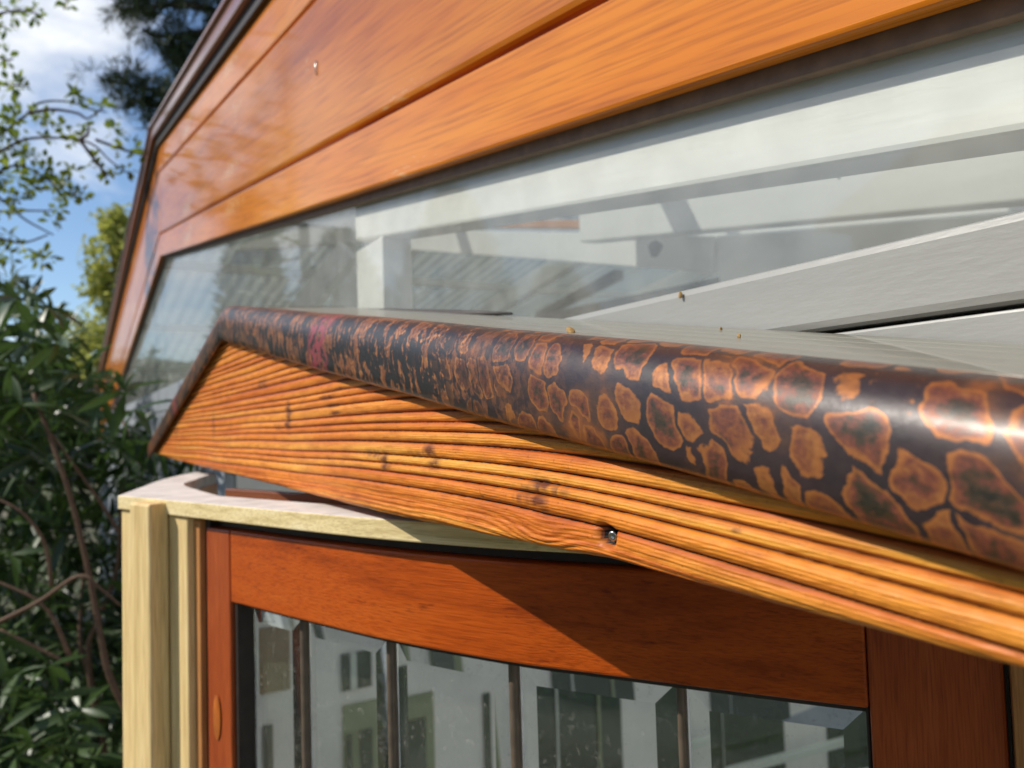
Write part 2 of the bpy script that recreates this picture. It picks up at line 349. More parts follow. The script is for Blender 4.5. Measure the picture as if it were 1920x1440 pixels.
for side in (1, -1):
    xi = XM+.0015*side
    p = rake_piece('gable_plank', CB, C2-.0025, B, B+.016, M_plank, side, xi, .0035)
    rake_piece('window_head', .1550, C2-.03, B+.0162, B+.0272, M_reveal, side, xi, .001)
    p = rake_piece('gable_plank', C2+.0045, C1-.0025, B-.0005, B+.034, M_plank, side, xi, .0065)
    p = rake_piece('gable_plank', C1+.0035, CV+.01, B, B+.034, M_plank, side, xi, .004)
    rake_piece('bounce_backing', .31, CV, B+.0345, B+.045, M_white, side, XM, 0)  # hidden backing, painted white to bounce light onto the inner timbers
    rake_piece('verge_shade', CV-.002, CV+.0265, B-.012, B-.0006, M_seal_shade, side, xi, .002)  # dark strip that paints the barge board's shade along the verge
    rake_piece('barge_board', CV+.027, CV+.068, B-.030, B-.0006, M_barge, side, xi, .004)
    rake_piece('roof_trim', CV+.0685, CV+.080, B-.040, B+.03, M_barge, side, xi, .003)

# staple driven into the widest plank
q = hitY(595, 128, B)
V, Fs = tube_data([q+Vector((0, .006, -.012)), q+Vector((.0005, -.0022, -.0105)), q+Vector((0, -.003, 0)), q+Vector((.0005, -.0022, .0105)), q+Vector((0, .006, .012))], [.0013]*5, 6)
st = mesh_obj('staple', V, Fs, M_steel, house, True); SUBS = [(st, 'gable_plank.001')]

# glass, recessed behind the planks
YG = B+.0276
g = prism('window_pane', [(XL+.1, zl(XL+.1, CB+.01)-.0), (XM, zr(XM, CB+.01)), (XR, zr(XR, CB+.01)), (XR, .06), (XL+.1, .06)], YG, YG+.004, M_glass, house, 0)
# sill in two boards with an open joint
ZS1, ZG0, ZG1 = .0893, .0455, .0480
sill = box('window_sill', (-2.15, B-.004, ZG1), (XR, B+.0272, ZS1), M_sill, house, .005)
sill2 = box('sill_board', (-2.15, B-.002, -.10), (XR, B+.0268, ZG0), M_sill, house, .0015)
box('sill_backing', (-2.1, B+.0325, .0), (XR, B+.0365, .0885), M_dark, house, 0)
lw = box('wall_board', (XL+.1, B+.004, .095), (-2.16, B+.0272, .185), M_bluegrey, house, .004)
for i in range(11):
    z1 = .092-.155*i
    box('wall_board', (XL+.1, B+.004, z1-.150), (-2.16, B+.0270, z1), M_bluegrey, house, .004)

# interior timbers
def rafter(c0, c1, y0, y1, side=1, x_in=XM, xr=XR, mat=M_white, name='rafter'):
    return rake_piece(name, c0, c1, y0, y1, mat, side, x_in, .004, xr=xr)
rake_piece('rafter', .1030, .30, .4122, .460, M_white2, 1, hitY(665, 420, .4122).x, .004)
box('upright', (hitY(668, 500, .4124).x, .4124, .02), (hitY(718, 500, .4124).x, .458, zr(hitY(693, 420, .4122).x, .1028)-.006), M_white2, house, .003)
YR2, YR3 = 1.10, 1.24
rafter(.166*YR2, .45, YR2, YR2+.05, x_in=hitY(1085, 415, YR2).x)
xb = hitY(1345, 470, YR3).x
rafter(.02, .154*YR3, YR3, YR3+.05, xr=.9, x_in=xb, name='tie_board')
k0 = Vector((xb-.015, YR3+.024, (hitY(1345, 440, YR3).z+hitY(1345, 508, YR3).z)/2)); k1 = at(690, 446, 3.6)
tb = beam('tie_beam', k0, k1, .05, (hitY(1345, 440, YR3).z-hitY(1345, 508, YR3).z)*1.0, M_white, house)
beam('tie_packing', k0+Vector((0, .012, .066)), k1+Vector((0, .012, .066)), .05, .022, M_jamb, house)
# dark knot showing through the paint of the tie beam
V = []; 
for k in range(18):
    th = 2*math.pi*k/18; V.append((.19+.024*math.cos(th)*(1+.2*math.sin(3*th)), -.0258, .006+.020*math.sin(th)))
V += [(v[0], -.020, v[2]) for v in V]
kn = mesh_obj('knot', V, [list(range(18)), list(range(35, 17, -1))]+[[i, (i+1) % 18, 18+(i+1) % 18, 18+i] for i in range(18)], M_knot, house); kn.matrix_basis = tb.matrix_basis.copy()
post_top = at(692, 462, 3.5); 
beam('interior_post', (post_top.x-.35, post_top.y, -1.75), (post_top.x-.35, post_top.y, post_top.z+.25), .09, .09, M_white, house, upv=(0, 1, 0))
beam('tie_beam', at(672, 415, 3.6), at(400, 440, 4.6), .05, .20, M_white2, house)
b0, b1 = at(655, 470, 3.55), at(520, 640, 3.7)
beam('brace', b0, b1, .06, .10, M_white, house)
for (pa, da, pb, db) in (((1500, 505), 1.6, (1010, 600), 2.6), ((1160, 515), 2.3, (1010, 592), 3.4)):
    beam('glazing_bar', at(*pa, da), at(*pb, db), .03, .03, M_lead, house)
for yy in (1.6, 2.6, 3.6, 4.6):
    rafter(.40, .52, yy, yy+.05); rafter(.40, .52, yy, yy+.05, side=-1)
for xx in (-7.0, -5.8, -4.6, -2.6, -1.4, -.2, 1.0):
    zc = (zr(xx, .52) if xx > XM else zl(xx, .52))
    beam('purlin', (xx, B+.06, zc+.022), (xx, 5.4, zc+.022), .05, .045, M_white, house)
beam('ridge_beam', (XM, B+.06, zr(XM, .43)), (XM, 5.4, zr(XM, .43)), .06, .16, M_white, house)

# corrugated clear roof sheets, one sheet per metre of width
def roof_sheet(side, y0, y1):
    V = []; Fs = []; ny = int((y1-y0)/.0127); nx = 2
    x0, x1 = (XM, XR) if side > 0 else (XL, XM)
    for j in range(ny+1):
        y = y0+(y1-y0)*j/ny; dz = .009*math.cos(2*math.pi*(y-y0)/.076)
        for i in range(nx+1):
            x = x0+(x1-x0)*i/nx; V.append((x, y, (zr(x, .60) if side > 0 else zl(x, .60))+dz))
    for j in range(ny):
        for i in range(nx): a = j*(nx+1)+i; Fs.append([a, a+1, a+nx+2, a+nx+1])
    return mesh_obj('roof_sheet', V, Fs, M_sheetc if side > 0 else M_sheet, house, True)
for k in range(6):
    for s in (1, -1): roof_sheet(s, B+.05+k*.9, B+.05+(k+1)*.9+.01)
# other walls
for i in range(16):
    z0 = -1.75+i*.16
    box('back_wall_board', (XL+.1, 5.4, z0), (XR, 5.43, z0+.155), M_cream, house, .004)
box('side_wall', (XL+.05, B+.04, -1.75), (XL+.1, 5.4, .25), M_cream, house, 0)
box('side_wall', (XR, B+.04, -1.75), (XR+.05, 5.4, .3), M_cream, house, 0)
box('floor', (XL+.1, B+.05, -1.75), (XR, 5.4, -1.70), M_bluegrey, house, 0)

# partition with window openings seen through the door panes
part = empty('partition', (-3.2, 2.0, -1.75), 'cream inner partition with small green windows seen through the door glass', 'partition')
M_dkgreen = plain('dark_green_pane', (.035, .055, .028), .15, 0, .6)
M_tan = paint('tan_board', (.30, .215, .115), rough=.6)
PX = -2.4
def onp(px, py):
    d = ray(px, py); return Vector(d*(PX/d[0]))
box('wall_panel', (PX-.04, .46, -1.70), (PX, 5.3, .02), M_cream, part, 0)
def prect(name, x0, y0, x1, y1, mat, lift):
    a, b_ = onp(x0, y0), onp(x1, y1); box(name, (PX+lift-.006, min(a.y, b_.y), min(a.z, b_.z)), (PX+lift, max(a.y, b_.y), max(a.z, b_.z)), mat, part, 0)
for nm, x0, y0, x1, y1, mt, lf in [('window_pane', 640, 1226, 697, 1284, M_dkgreen, .008), ('glazing_bar', 655, 1222, 668, 1288, M_curtain, .016), ('lower_panel', 643, 1322, 712, 1560, M_olive, .008), ('window_pane', 648, 1375, 662, 1560, M_dkgreen, .016), ('window_pane', 674, 1368, 700, 1560, M_dkgreen, .016),
        ('lower_panel', 748, 1308, 818, 1560, M_olive, .008), ('window_pane', 752, 1352, 800, 1560, M_dkgreen, .016), ('window_pane', 905, 1300, 925, 1560, M_dkgreen, .008),
        ('window_pane', 1000, 1240, 1172, 1600, M_dkgreen, .008), ('glazing_bar', 1036, 1236, 1051, 1604, M_curtain, .016), ('glazing_bar', 1118, 1236, 1126, 1604, M_olive, .016), ('window_pane', 1310, 1250, 1480, 1640, M_dkgreen, .008), ('glazing_bar', 1346, 1246, 1362, 1640, M_curtain, .016), ('window_pane', 1546, 1290, 1600, 1640, M_dkgreen, .008),
        ('tan_board', 470, 1180, 545, 1290, M_tan, .008), ('window_pane', 495, 1360, 515, 1560, M_dkgreen, .008)]:
    prect(nm, x0, y0, x1, y1, mt, lf)
beam('broom_handle', onp(1330, 1430)+Vector((.1, 0, 0)), onp(1560, 1372)+Vector((.1, 0, 0)), .03, .03, M_curtain, part)

# ================================================================== PORCH CANOPY (small pediment)
A = .207
canopy = empty('porch_canopy', (-1.12, A, -.06), 'small porch pediment with ridged amber fascia board and mottled copper edging', 'porch canopy')
XA = -1.125; ZA = .172                       # outer apex of the copper
SR, SLF = .1605, .193
XEND, XTIP = .045, -2.035
def ztop(x):
    x = np.asarray(x, float); return np.where(x > XA, ZA-SR*(x-XA)-.0065*np.clip(x+.45, 0, None), ZA-SLF*(XA-x))

def fascia():
    # columns denser towards the camera
    t_ = np.linspace(0, 1, 760); xs = XEND-(XEND-XTIP)*(t_**1.75); xs = xs[::-1]
    zb = np.interp(xs, [-2.03, -1.5, -.86, -.57, -.37, -.287, -.188, -.11, .05], [-.044, -.052, -.0585, -.062, -.0612, -.0600, -.0632, -.0650, -.066])
    zb = zb+.0008*(vnoise(xs*22, xs*0, 5)-.5)
    zt = np.maximum(ztop(xs)-.020, zb+.004)
    NR = 250
    rows = np.linspace(0, 1, NR)
    X = np.repeat(xs[None, :], NR, 0); Z = zb[None, :]+(zt-zb)[None, :]*rows[:, None]
    sp = .0074
    drop = .095*.06*np.logaddexp(0, (X+.33)/.06)
    U = Z+drop+.0011*(vnoise(X*5, Z*30, 1)-.5)*2+.004*np.clip(-(X+.75), 0, 1)*(Z-.03)/.06*-1
    U = U+.0012*(vnoise(X*1.7+9, Z*0+3, 2)-.5)
    # knots bend the grain
    knots = [(-.335, -.053, .016, .0036, 1)]
    for kx, kz, rx, amp, sgn in knots:
        e = np.exp(-((X-kx)/(rx*1.5))**2-((Z-kz)/.0065)**2); U = U+sgn*amp*e
    ph = (U-.0042)/sp; ph = ph+.16*np.sin(ph*1.7+.6)
    idx = np.floor(ph).astype(int); fr = ph-idx
    # rounded rods: broad crest, tight groove
    c = 2*fr-1-.12
    bumpv = np.sqrt(np.clip(1-np.clip(np.abs(c), 0, 1)**2.2, 0, 1))
    amp = .0036*(.72+.5*vnoise(X*7+idx*13.7, idx*5.3, 3))
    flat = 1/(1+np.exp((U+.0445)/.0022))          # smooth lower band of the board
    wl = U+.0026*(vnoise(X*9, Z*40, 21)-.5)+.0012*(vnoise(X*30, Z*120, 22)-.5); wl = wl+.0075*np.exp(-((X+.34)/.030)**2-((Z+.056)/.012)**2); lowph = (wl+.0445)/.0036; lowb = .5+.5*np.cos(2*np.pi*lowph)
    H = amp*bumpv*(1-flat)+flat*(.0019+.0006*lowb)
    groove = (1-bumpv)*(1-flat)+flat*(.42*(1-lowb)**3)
    # weather checks, saw marks across a few rods
    def dash(px, py, wx, wz, d):
        nonlocal H, groove
        p = hitY(px, py, A); e = np.exp(-((X-p.x)/wx)**2-((Z-p.z)/wz)**2); H = H-d*e; return e
    mark = np.zeros_like(X)
    for px, py, wx, wz, s in ((540, 772, .010, .010, 1.), (540, 795, .012, .006, .9), (610, 745, .022, .0016, 1.), (622, 760, .020, .0016, .9), (630, 774, .016, .0016, .9), (636, 728, .018, .0016, .8),
            (490, 722, .02, .006, .7), (520, 800, .016, .004, .5), (400, 800, .014, .03, .45), (432, 795, .006, .035, .3), (330, 806, .02, .02, .5), (718, 858, .009, .0045, 1.), (722, 874, .009, .003, .8), (700, 850, .02, .003, .6),
            (806, 846, .009, .0035, 1.), (812, 868, .010, .0035, .9), (780, 850, .02, .003, .5), (1014, 908, .009, .0028, 1.), (1000, 922, .014, .003, .7), (1004, 938, .010, .0028, 1.), (1040, 922, .012, .0024, .6), (985, 934, .010, .003, .7), (1020, 960, .006, .003, .6), (905, 930, .0016, .0012, 1.), (1380, 996, .004, .001, .5)):
        e = dash(px, py, wx, wz, 0.0); mark = np.maximum(mark, s*e)
    mark = np.clip(mark*(.25+1.1*vnoise(X*330, Z*160, 8))*(.6+.7*vnoise(X*120, Z*900, 9)), 0, 1)
    for px, py in ((1003, 938), (1030, 944), (807, 850), (722, 862), (1010, 909), (815, 868), (1042, 912)):
        dash(px, py, .0011, .0032, .0012)
    # screw hole
    s_ = hitY(1133, 1005, A); e = np.exp(-(((X-s_.x)/.0058)**2+((Z-s_.z)/.0050)**2)**2); H = H-.0058*e; mark = np.maximum(mark, .6*e); hole = np.exp(-(((X-s_.x)/.0044)**2+((Z-s_.z)/.0042)**2)**3); mark = np.where(hole > .4, 2.5, mark)
    # annual fibre lines on the rods
    fw = U+.0010*(vnoise(X*14, U*260, 31)-.5); fl_ = .5+.5*np.sin(2*np.pi*fw/.00155+3*vnoise(X*6, U*90, 32)); H = H+.00026*fl_*bumpv
    # fine fibre relief
    H = H+.00022*(vnoise(X*260, Z*2600, 11)-.5)+.00025*(vnoise(X*90, Z*500, 12)-.5)
    # rounded lower arris
    dz = np.clip((.0055-(Z-zb[None, :]))/.0055, 0, 1); Y = A+.0034-H+.0055*(1-np.sqrt(np.clip(1-dz**2, 0, 1)))
    tone = vnoise(idx*3.1+.5, X*2.2+idx*.7, 14)*.6+.4*vnoise(X*9, idx*1.7, 15)
    red = np.clip((.5-fr)*1.3, 0, 1)*0+np.clip((fr-.55)*2.2, 0, 1)*vnoise(X*4+idx*3.3, idx*2.2, 17)
    red = np.clip((red+.28*(1-fl_)*vnoise(X*5, U*200, 33))*(1-flat)+flat*.9*(.25+.75*lowb)*vnoise(X*10, U*260, 18), 0, 1)
    V = np.stack([X, Y, Z], -1).reshape(-1, 3)
    nC = len(xs)
    i0 = (np.arange(NR-1)[:, None]*nC+np.arange(nC-1)[None, :]).ravel()
    quads = np.stack([i0, i0+1, i0+nC+1, i0+nC], 1)
    # underside and back
    nb = len(V)
    back0 = np.stack([xs, np.full(nC, A+.028), zb], -1); back1 = np.stack([xs, np.full(nC, A+.028), zt], -1)
    V = np.vstack([V, back0, back1])
    j = np.arange(nC-1)
    und = np.stack([j+1, j, nb+j, nb+j+1], 1); bck = np.stack([nb+j+1, nb+j, nb+nC+j, nb+nC+j+1], 1)
    tp = np.stack([(NR-1)*nC+j, (NR-1)*nC+j+1, nb+nC+j+1, nb+nC+j], 1)
    faces = np.vstack([quads, und, bck, tp])
    me = bpy.data.meshes.new('fascia_board')
    me.vertices.add(len(V)); me.vertices.foreach_set('co', V.ravel())
    me.loops.add(faces.size); me.loops.foreach_set('vertex_index', faces.ravel().astype(np.int32))
    me.polygons.add(len(faces)); me.polygons.foreach_set('loop_start', np.arange(0, faces.size, 4, dtype=np.int32)); me.polygons.foreach_set('loop_total', np.full(len(faces), 4, dtype=np.int32))
    me.update(); me.validate()
    me.polygons.foreach_set('use_smooth', [True]*len(me.polygons))
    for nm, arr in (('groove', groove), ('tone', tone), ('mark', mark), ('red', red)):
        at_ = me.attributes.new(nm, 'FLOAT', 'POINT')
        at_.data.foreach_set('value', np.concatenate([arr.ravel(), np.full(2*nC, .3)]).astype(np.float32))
    m, t, b_ = newmat('ridged_amber_pine'); l = t.links.new
    def attr(n_):
        a = t.nodes.new('ShaderNodeAttribute'); a.attribute_name = n_; return a
    tc = t.nodes.new('ShaderNodeTexCoord')
    def ns(sc, d=5, r_=.6):
        mp = t.nodes.new('ShaderNodeMapping'); mp.inputs['Scale'].default_value = sc; n_ = t.nodes.new('ShaderNodeTexNoise'); n_.inputs['Scale'].default_value = 1; n_.inputs['Detail'].default_value = d; n_.inputs['Roughness'].default_value = r_
        l(tc.outputs['Object'], mp.inputs[0]); l(mp.outputs[0], n_.inputs['Vector']); return n_
    base = ramp(t, [(.12, (.62, .165, .014)), (.45, (.80, .27, .028)), (.8, (.86, .40, .06))]); l(attr('tone').outputs['Fac'], base.inputs[0])
    def mixc(fac, a, bcol, mode='MIX'):
        x = t.nodes.new('ShaderNodeMix'); x.data_type = 'RGBA'; x.blend_type = mode
        if hasattr(fac, 'is_linked'): l(fac, x.inputs[0])
        else: x.inputs[0].default_value = fac
        l(a, x.inputs[6])
        if isinstance(bcol, tuple): x.inputs[7].default_value = (*bcol, 1)
        else: l(bcol, x.inputs[7])
        return x.outputs[2]
    col = mixc(attr('red').outputs['Fac'], base.outputs[0], (.48, .085, .016))
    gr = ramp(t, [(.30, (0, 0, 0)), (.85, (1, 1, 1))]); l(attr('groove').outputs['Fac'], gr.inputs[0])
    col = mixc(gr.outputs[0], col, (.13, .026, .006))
    fib = ns((60, 60, 900)); rf = ramp(t, [(.3, (.72, .66, .6)), (.6, (1, 1, 1))]); l(fib.outputs[0], rf.inputs[0]); col = mixc(.5, col, rf.outputs[0], 'MULTIPLY')
    blo = ns((35, 35, 160), 6, .7); rb = ramp(t, [(.38, (.5, .30, .22)), (.55, (1, 1, 1))]); l(blo.outputs[0], rb.inputs[0]); col = mixc(.40, col, rb.outputs[0], 'MULTIPLY')
    spk = ns((420, 420, 620), 2, .5); rs_ = ramp(t, [(.28, (.25, .16, .1)), (.36, (1, 1, 1))]); l(spk.outputs[0], rs_.inputs[0]); col = mixc(.35, col, rs_.outputs[0], 'MULTIPLY')
    mk = ramp(t, [(.08, (0, 0, 0)), (.30, (.40, .40, .40)), (.7, (.85, .85, .85))]); l(attr('mark').outputs['Fac'], mk.inputs[0])
    col = mixc(mk.outputs[0], col, (.085, .016, .008))
    gt = t.nodes.new('ShaderNodeMath'); gt.operation = 'GREATER_THAN'; gt.inputs[1].default_value = 1.3; l(attr('mark').outputs['Fac'], gt.inputs[0]); col = mixc(gt.outputs[0], col, (.010, .006, .004))
    l(col, b_.inputs['Base Color']); b_.inputs['Specular IOR Level'].default_value = .25; b_.inputs['Roughness'].default_value = .55; b_.inputs['Coat Weight'].default_value = .10; b_.inputs['Coat Roughness'].default_value = .3
    bp = t.nodes.new('ShaderNodeBump'); bp.inputs['Strength'].default_value = .55; bp.inputs['Distance'].default_value = .0008; l(fib.outputs[0], bp.inputs['Height']); l(bp.outputs[0], b_.inputs['Normal'])
    me.materials.append(m)
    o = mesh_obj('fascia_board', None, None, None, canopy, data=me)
    return o
fb = fascia()
# countersunk screw in its hole
s_ = hitY(1133, 1005, A)
def screw(loc, r, parent, name='screw'):
    V = []; Fs = []
    prof = [(0, .0012), (r*.25, .0013), (r*.3, .0002), (r*.75, .0004), (r, .0008), (r*.95, .003), (r*.4, .009)]
    for rr, yy in prof:
        for k in range(12):
            th = 2*math.pi*k/12; q_ = rr*(1+.12*math.cos(4*th)) if rr < r*.5 else rr
            V.append((q_*math.cos(th), yy, q_*math.sin(th)))
    for i in range(len(prof)-1):
        for k in range(12): Fs.append([i*12+k, i*12+(k+1) % 12, (i+1)*12+(k+1) % 12, (i+1)*12+k])
    o = mesh_obj(name, V, Fs, M_steel, parent, True, loc=loc, rot=(.2, 0, .35)); return o
screw((s_.x+.0008, A+.0034, s_.z-.0006), .0024, canopy)

# copper edging
def copper_mat():
    m, t, b_ = newmat('mottled_copper'); l = t.links.new
    uv = t.nodes.new('ShaderNodeUVMap'); uv.uv_map = 'UVMap'
    sp = t.nodes.new('ShaderNodeSeparateXYZ'); l(uv.outputs[0], sp.inputs[0])
    def math_(op, a, b2=None, v=None):
        n = t.nodes.new('ShaderNodeMath'); n.operation = op
        for i, s in enumerate((a, b2)):
            if s is None: continue
            if isinstance(s, (int, float)): n.inputs[i].default_value = s
            else: l(s, n.inputs[i])
        if v is not None: n.inputs[2].default_value = v
        return n.outputs[0]
    def noise_(vec, sc, d=4, r_=.6):
        n = t.nodes.new('ShaderNodeTexNoise'); n.inputs['Scale'].default_value = sc; n.inputs['Detail'].default_value = d; n.inputs['Roughness'].default_value = r_; l(vec, n.inputs['Vector']); return n
    def mix(f, a, c, mode='MIX'):
        x = t.nodes.new('ShaderNodeMix'); x.data_type = 'RGBA'; x.blend_type = mode
        if isinstance(f, (int, float)): x.inputs[0].default_value = f
        else: l(f, x.inputs[0])
        for k, s in ((6, a), (7, c)):
            if isinstance(s, tuple): x.inputs[k].default_value = (*s, 1)
            else: l(s, x.inputs[k])
        return x.outputs[2]
    # wobble the coordinates, shear so that the cells lean
    wn = noise_(uv.outputs[0], 60, 2); 
    va = t.nodes.new('ShaderNodeVectorMath'); va.operation = 'SCALE'; va.inputs['Scale'].default_value = .010
    cs = t.nodes.new('ShaderNodeVectorMath'); cs.operation = 'SUBTRACT'; cs.inputs[1].default_value = (.5, .5, .5); l(wn.outputs[1], cs.inputs[0]); l(cs.outputs[0], va.inputs[0])
    ad = t.nodes.new('ShaderNodeVectorMath'); l(uv.outputs[0], ad.inputs[0]); l(va.outputs[0], ad.inputs[1])
    s2 = t.nodes.new('ShaderNodeSeparateXYZ'); l(ad.outputs[0], s2.inputs[0])
    sh = math_('MULTIPLY_ADD', s2.outputs[1], .35, 0.); l(s2.outputs[0], sh.node.inputs[2])
    cx = t.nodes.new('ShaderNodeCombineXYZ'); l(sh, cx.inputs[0]); l(math_('MULTIPLY', s2.outputs[1], .82), cx.inputs[1])
    ve = t.nodes.new('ShaderNodeTexVoronoi'); ve.feature = 'DISTANCE_TO_EDGE'; ve.inputs['Scale'].default_value = 60; ve.inputs['Randomness'].default_value = .6; l(cx.outputs[0], ve.inputs['Vector'])
    vc = t.nodes.new('ShaderNodeTexVoronoi'); vc.inputs['Scale'].default_value = 60; vc.inputs['Randomness'].default_value = .6; l(cx.outputs[0], vc.inputs['Vector'])
    cc = t.nodes.new('ShaderNodeSeparateColor'); l(vc.outputs['Color'], cc.inputs[0])
    n1 = noise_(uv.outputs[0], 260, 6, .7); n2 = noise_(uv.outputs[0], 90, 5, .65); n3 = noise_(uv.outputs[0], 22, 3, .5); n4 = noise_(uv.outputs[0], 900, 4, .7)
    # distance to cell edge with per-cell inset, corners rounded off by the distance to the cell centre
    wob = math_('MULTIPLY', math_('SUBTRACT', n2.outputs[0], .5), .16)
    e1 = math_('SUBTRACT', ve.outputs['Distance'], math_('MULTIPLY_ADD', cc.outputs[0], .07, .022))
    e2 = math_('SUBTRACT', math_('MULTIPLY_ADD', cc.outputs[1], .20, .52), vc.outputs['Distance'])
    e = math_('SMOOTH_MIN', e1, e2, .08); e = math_('ADD', e, wob); e = math_('ADD', e, math_('MULTIPLY', math_('SUBTRACT', n1.outputs[0], .5), .10)); e = math_('SUBTRACT', e, math_('MULTIPLY', math_('GREATER_THAN', cc.outputs[2], .90), .5))
    inside = ramp(t, [(.0, (0, 0, 0)), (.05, (1, 1, 1))]); l(e, inside.inputs[0])
    rim = ramp(t, [(.0, (0, 0, 0)), (.015, (1, 1, 1)), (.045, (1, 1, 1)), (.085, (0, 0, 0))]); l(e, rim.inputs[0])
    mott = ramp(t, [(.33, (.020, .017, .010)), (.41, (.055, .030, .013)), (.47, (.14, .038, .022)), (.54, (.22, .072, .022)), (.66, (.36, .15, .040))])
    mo = math_('MULTIPLY_ADD', n1.outputs[0], .55, 0.); l(math_('MULTIPLY', n2.outputs[0], .40), mo.node.inputs[2])
    mo = math_('ADD', mo, math_('MULTIPLY', n4.outputs[0], .10)); mo = math_('SUBTRACT', mo, math_('MULTIPLY', math_('MAXIMUM', math_('SUBTRACT', e, .09), 0.), .38))
    mo = math_('ADD', mo, math_('MULTIPLY', math_('SUBTRACT', cc.outputs[2], .5), .12)); l(mo, mott.inputs[0])
    bgc = ramp(t, [(.36, (.020, .012, .013)), (.50, (.036, .018, .018)), (.55, (.075, .034, .020)), (.61, (.22, .072, .024)), (.74, (.30, .10, .030))])
    bgv = math_('MULTIPLY_ADD', n3.outputs[0], .75, 0.); l(math_('MULTIPLY', n2.outputs[0], .25), bgv.node.inputs[2]); l(bgv, bgc.inputs[0])
    near = mix(inside.outputs[0], bgc.outputs[0], mott.outputs[0])
    rimv = math_('MULTIPLY', rim.outputs[0], math_('MULTIPLY_ADD', n1.outputs[0], 1.3, 0.))
    near = mix(math_('MINIMUM', rimv, .9), near, (.38, .135, .032))
    # the blacker far stretch: copper shows only in scraped flecks
    fcx = t.nodes.new('ShaderNodeCombineXYZ'); l(math_('MULTIPLY', sh, 1.0), fcx.inputs[0]); l(math_('MULTIPLY', s2.outputs[1], .38), fcx.inputs[1])
    f1 = noise_(fcx.outputs[0], 130, 5, .62)
    fleckv = math_('ADD', math_('MULTIPLY', f1.outputs[0], .6), math_('ADD', math_('MULTIPLY', n1.outputs[0], .16), math_('MULTIPLY', n3.outputs[0], .24)))
    fl = ramp(t, [(.505, (0, 0, 0)), (.535, (1, 1, 1))]); l(fleckv, fl.inputs[0])
    fcol = ramp(t, [(.35, (.10, .045, .025)), (.5, (.24, .085, .035)), (.65, (.36, .14, .055))]); l(n1.outputs[0], fcol.inputs[0])
    farc = mix(fl.outputs[0], (.020, .017, .017), fcol.outputs[0])
    farc = mix(math_('MULTIPLY', math_('MULTIPLY', rim.outputs[0], fl.outputs[0]), .8), farc, (.50, .22, .08))
    pink = ramp(t, [(.0, (0, 0, 0)), (.012, (1, 1, 1)), (.05, (1, 1, 1)), (.065, (0, 0, 0))]); l(math_('SUBTRACT', sp.outputs[0], .425), pink.inputs[0])
    pn = ramp(t, [(.46, (0, 0, 0)), (.52, (1, 1, 1))]); l(n2.outputs[0], pn.inputs[0])
    farc = mix(math_('MULTIPLY', pink.outputs[0], pn.outputs[0]), farc, (.30, .055, .065))
    u = math_('ADD', sp.outputs[0], math_('MULTIPLY', math_('SUBTRACT', n3.outputs[0], .5), .25))
    fade = ramp(t, [(.66, (0, 0, 0)), (.84, (1, 1, 1))]); l(u, fade.inputs[0])
    col = mix(fade.outputs[0], farc, near)
    l(col, b_.inputs['Base Color'])
    lum = t.nodes.new('ShaderNodeRGBToBW'); l(col, lum.inputs[0])
    mt = ramp(t, [(.03, (.15, .15, .15)), (.2, (.5, .5, .5))]); l(lum.outputs[0], mt.inputs[0]); l(mt.outputs[0], b_.inputs['Metallic'])
    rr = ramp(t, [(.3, (.32, .32, .32)), (.7, (.52, .52, .52))]); l(n1.outputs[0], rr.inputs[0]); l(rr.outputs[0], b_.inputs['Roughness'])
    b_.inputs['Coat Weight'].default_value = .16; b_.inputs['Coat Roughness'].default_value = .25
    bp = t.nodes.new('ShaderNodeBump'); bp.inputs['Strength'].default_value = .12; bp.inputs['Distance'].default_value = .0006; l(n4.outputs[0], bp.inputs['Height']); l(bp.outputs[0], b_.inputs['Normal'])
    return m
M_copper = copper_mat()
# profile: (forward of fascia, below the top line), from the drip hem up over the roll onto the roof
PROF = [(-.0062, -.0505), (-.0090, -.0520), (-.0102, -.0500), (-.0106, -.045), (-.0108, -.038), (-.0108, -.031), (-.0106, -.024), (-.0098, -.0175), (-.0076, -.0110), (-.0036, -.0054), (.0020, -.0018), (.0080, -.0003), (.0145, 0.0), (.0215, -.0006), (.0280, -.0018)]
def copper(x0, x1, name):
    n = 90; V = []; Fs = []; uvs = []
    arc = [0]
    for i in range(1, len(PROF)): arc.append(arc[-1]+math.hypot(PROF[i][0]-PROF[i-1][0], PROF[i][1]-PROF[i-1][1]))
    xs_ = [x0+(x1-x0)*(i/n) for i in range(n+1)]
    for i, x in enumerate(xs_):
        w = .0007*(noise.noise((x*6, 3, 0))); 
        for k, (dy, dz) in enumerate(PROF):
            wz = w+.0006*noise.noise((x*14, k*.4, 1))*(1 if k < 6 else .4)
            # mitre at the apex: the lower edge meets on the vertical through the apex
            V.append((x, A+dy+.5*wz, float(ztop(x))+dz*float(np.interp(x, [-2.1, -1.12, -.6, -.33, -.1], [.88, .88, .905, .865, .825]))+wz)); uvs.append((abs(x-XA), arc[k]))
    m_ = len(PROF)
    for i in range(n):
        for k in range(m_-1): Fs.append([i*m_+k, (i+1)*m_+k, (i+1)*m_+k+1, i*m_+k+1])
    o = mesh_obj(name, V, Fs, M_copper, canopy, True)
    uvl = o.data.uv_layers.new(name='UVMap')
    for lp in o.data.loops: uvl.data[lp.index].uv = uvs[lp.vertex_index]
    md = o.modifiers.new('thick', 'SOLIDIFY'); md.thickness = .0009; md.offset = 1
    return o
cu_r = copper(XA, XEND+.01, 'copper_edging'); cu_l = copper(XTIP-.02, XA-.0002, 'copper_edging')

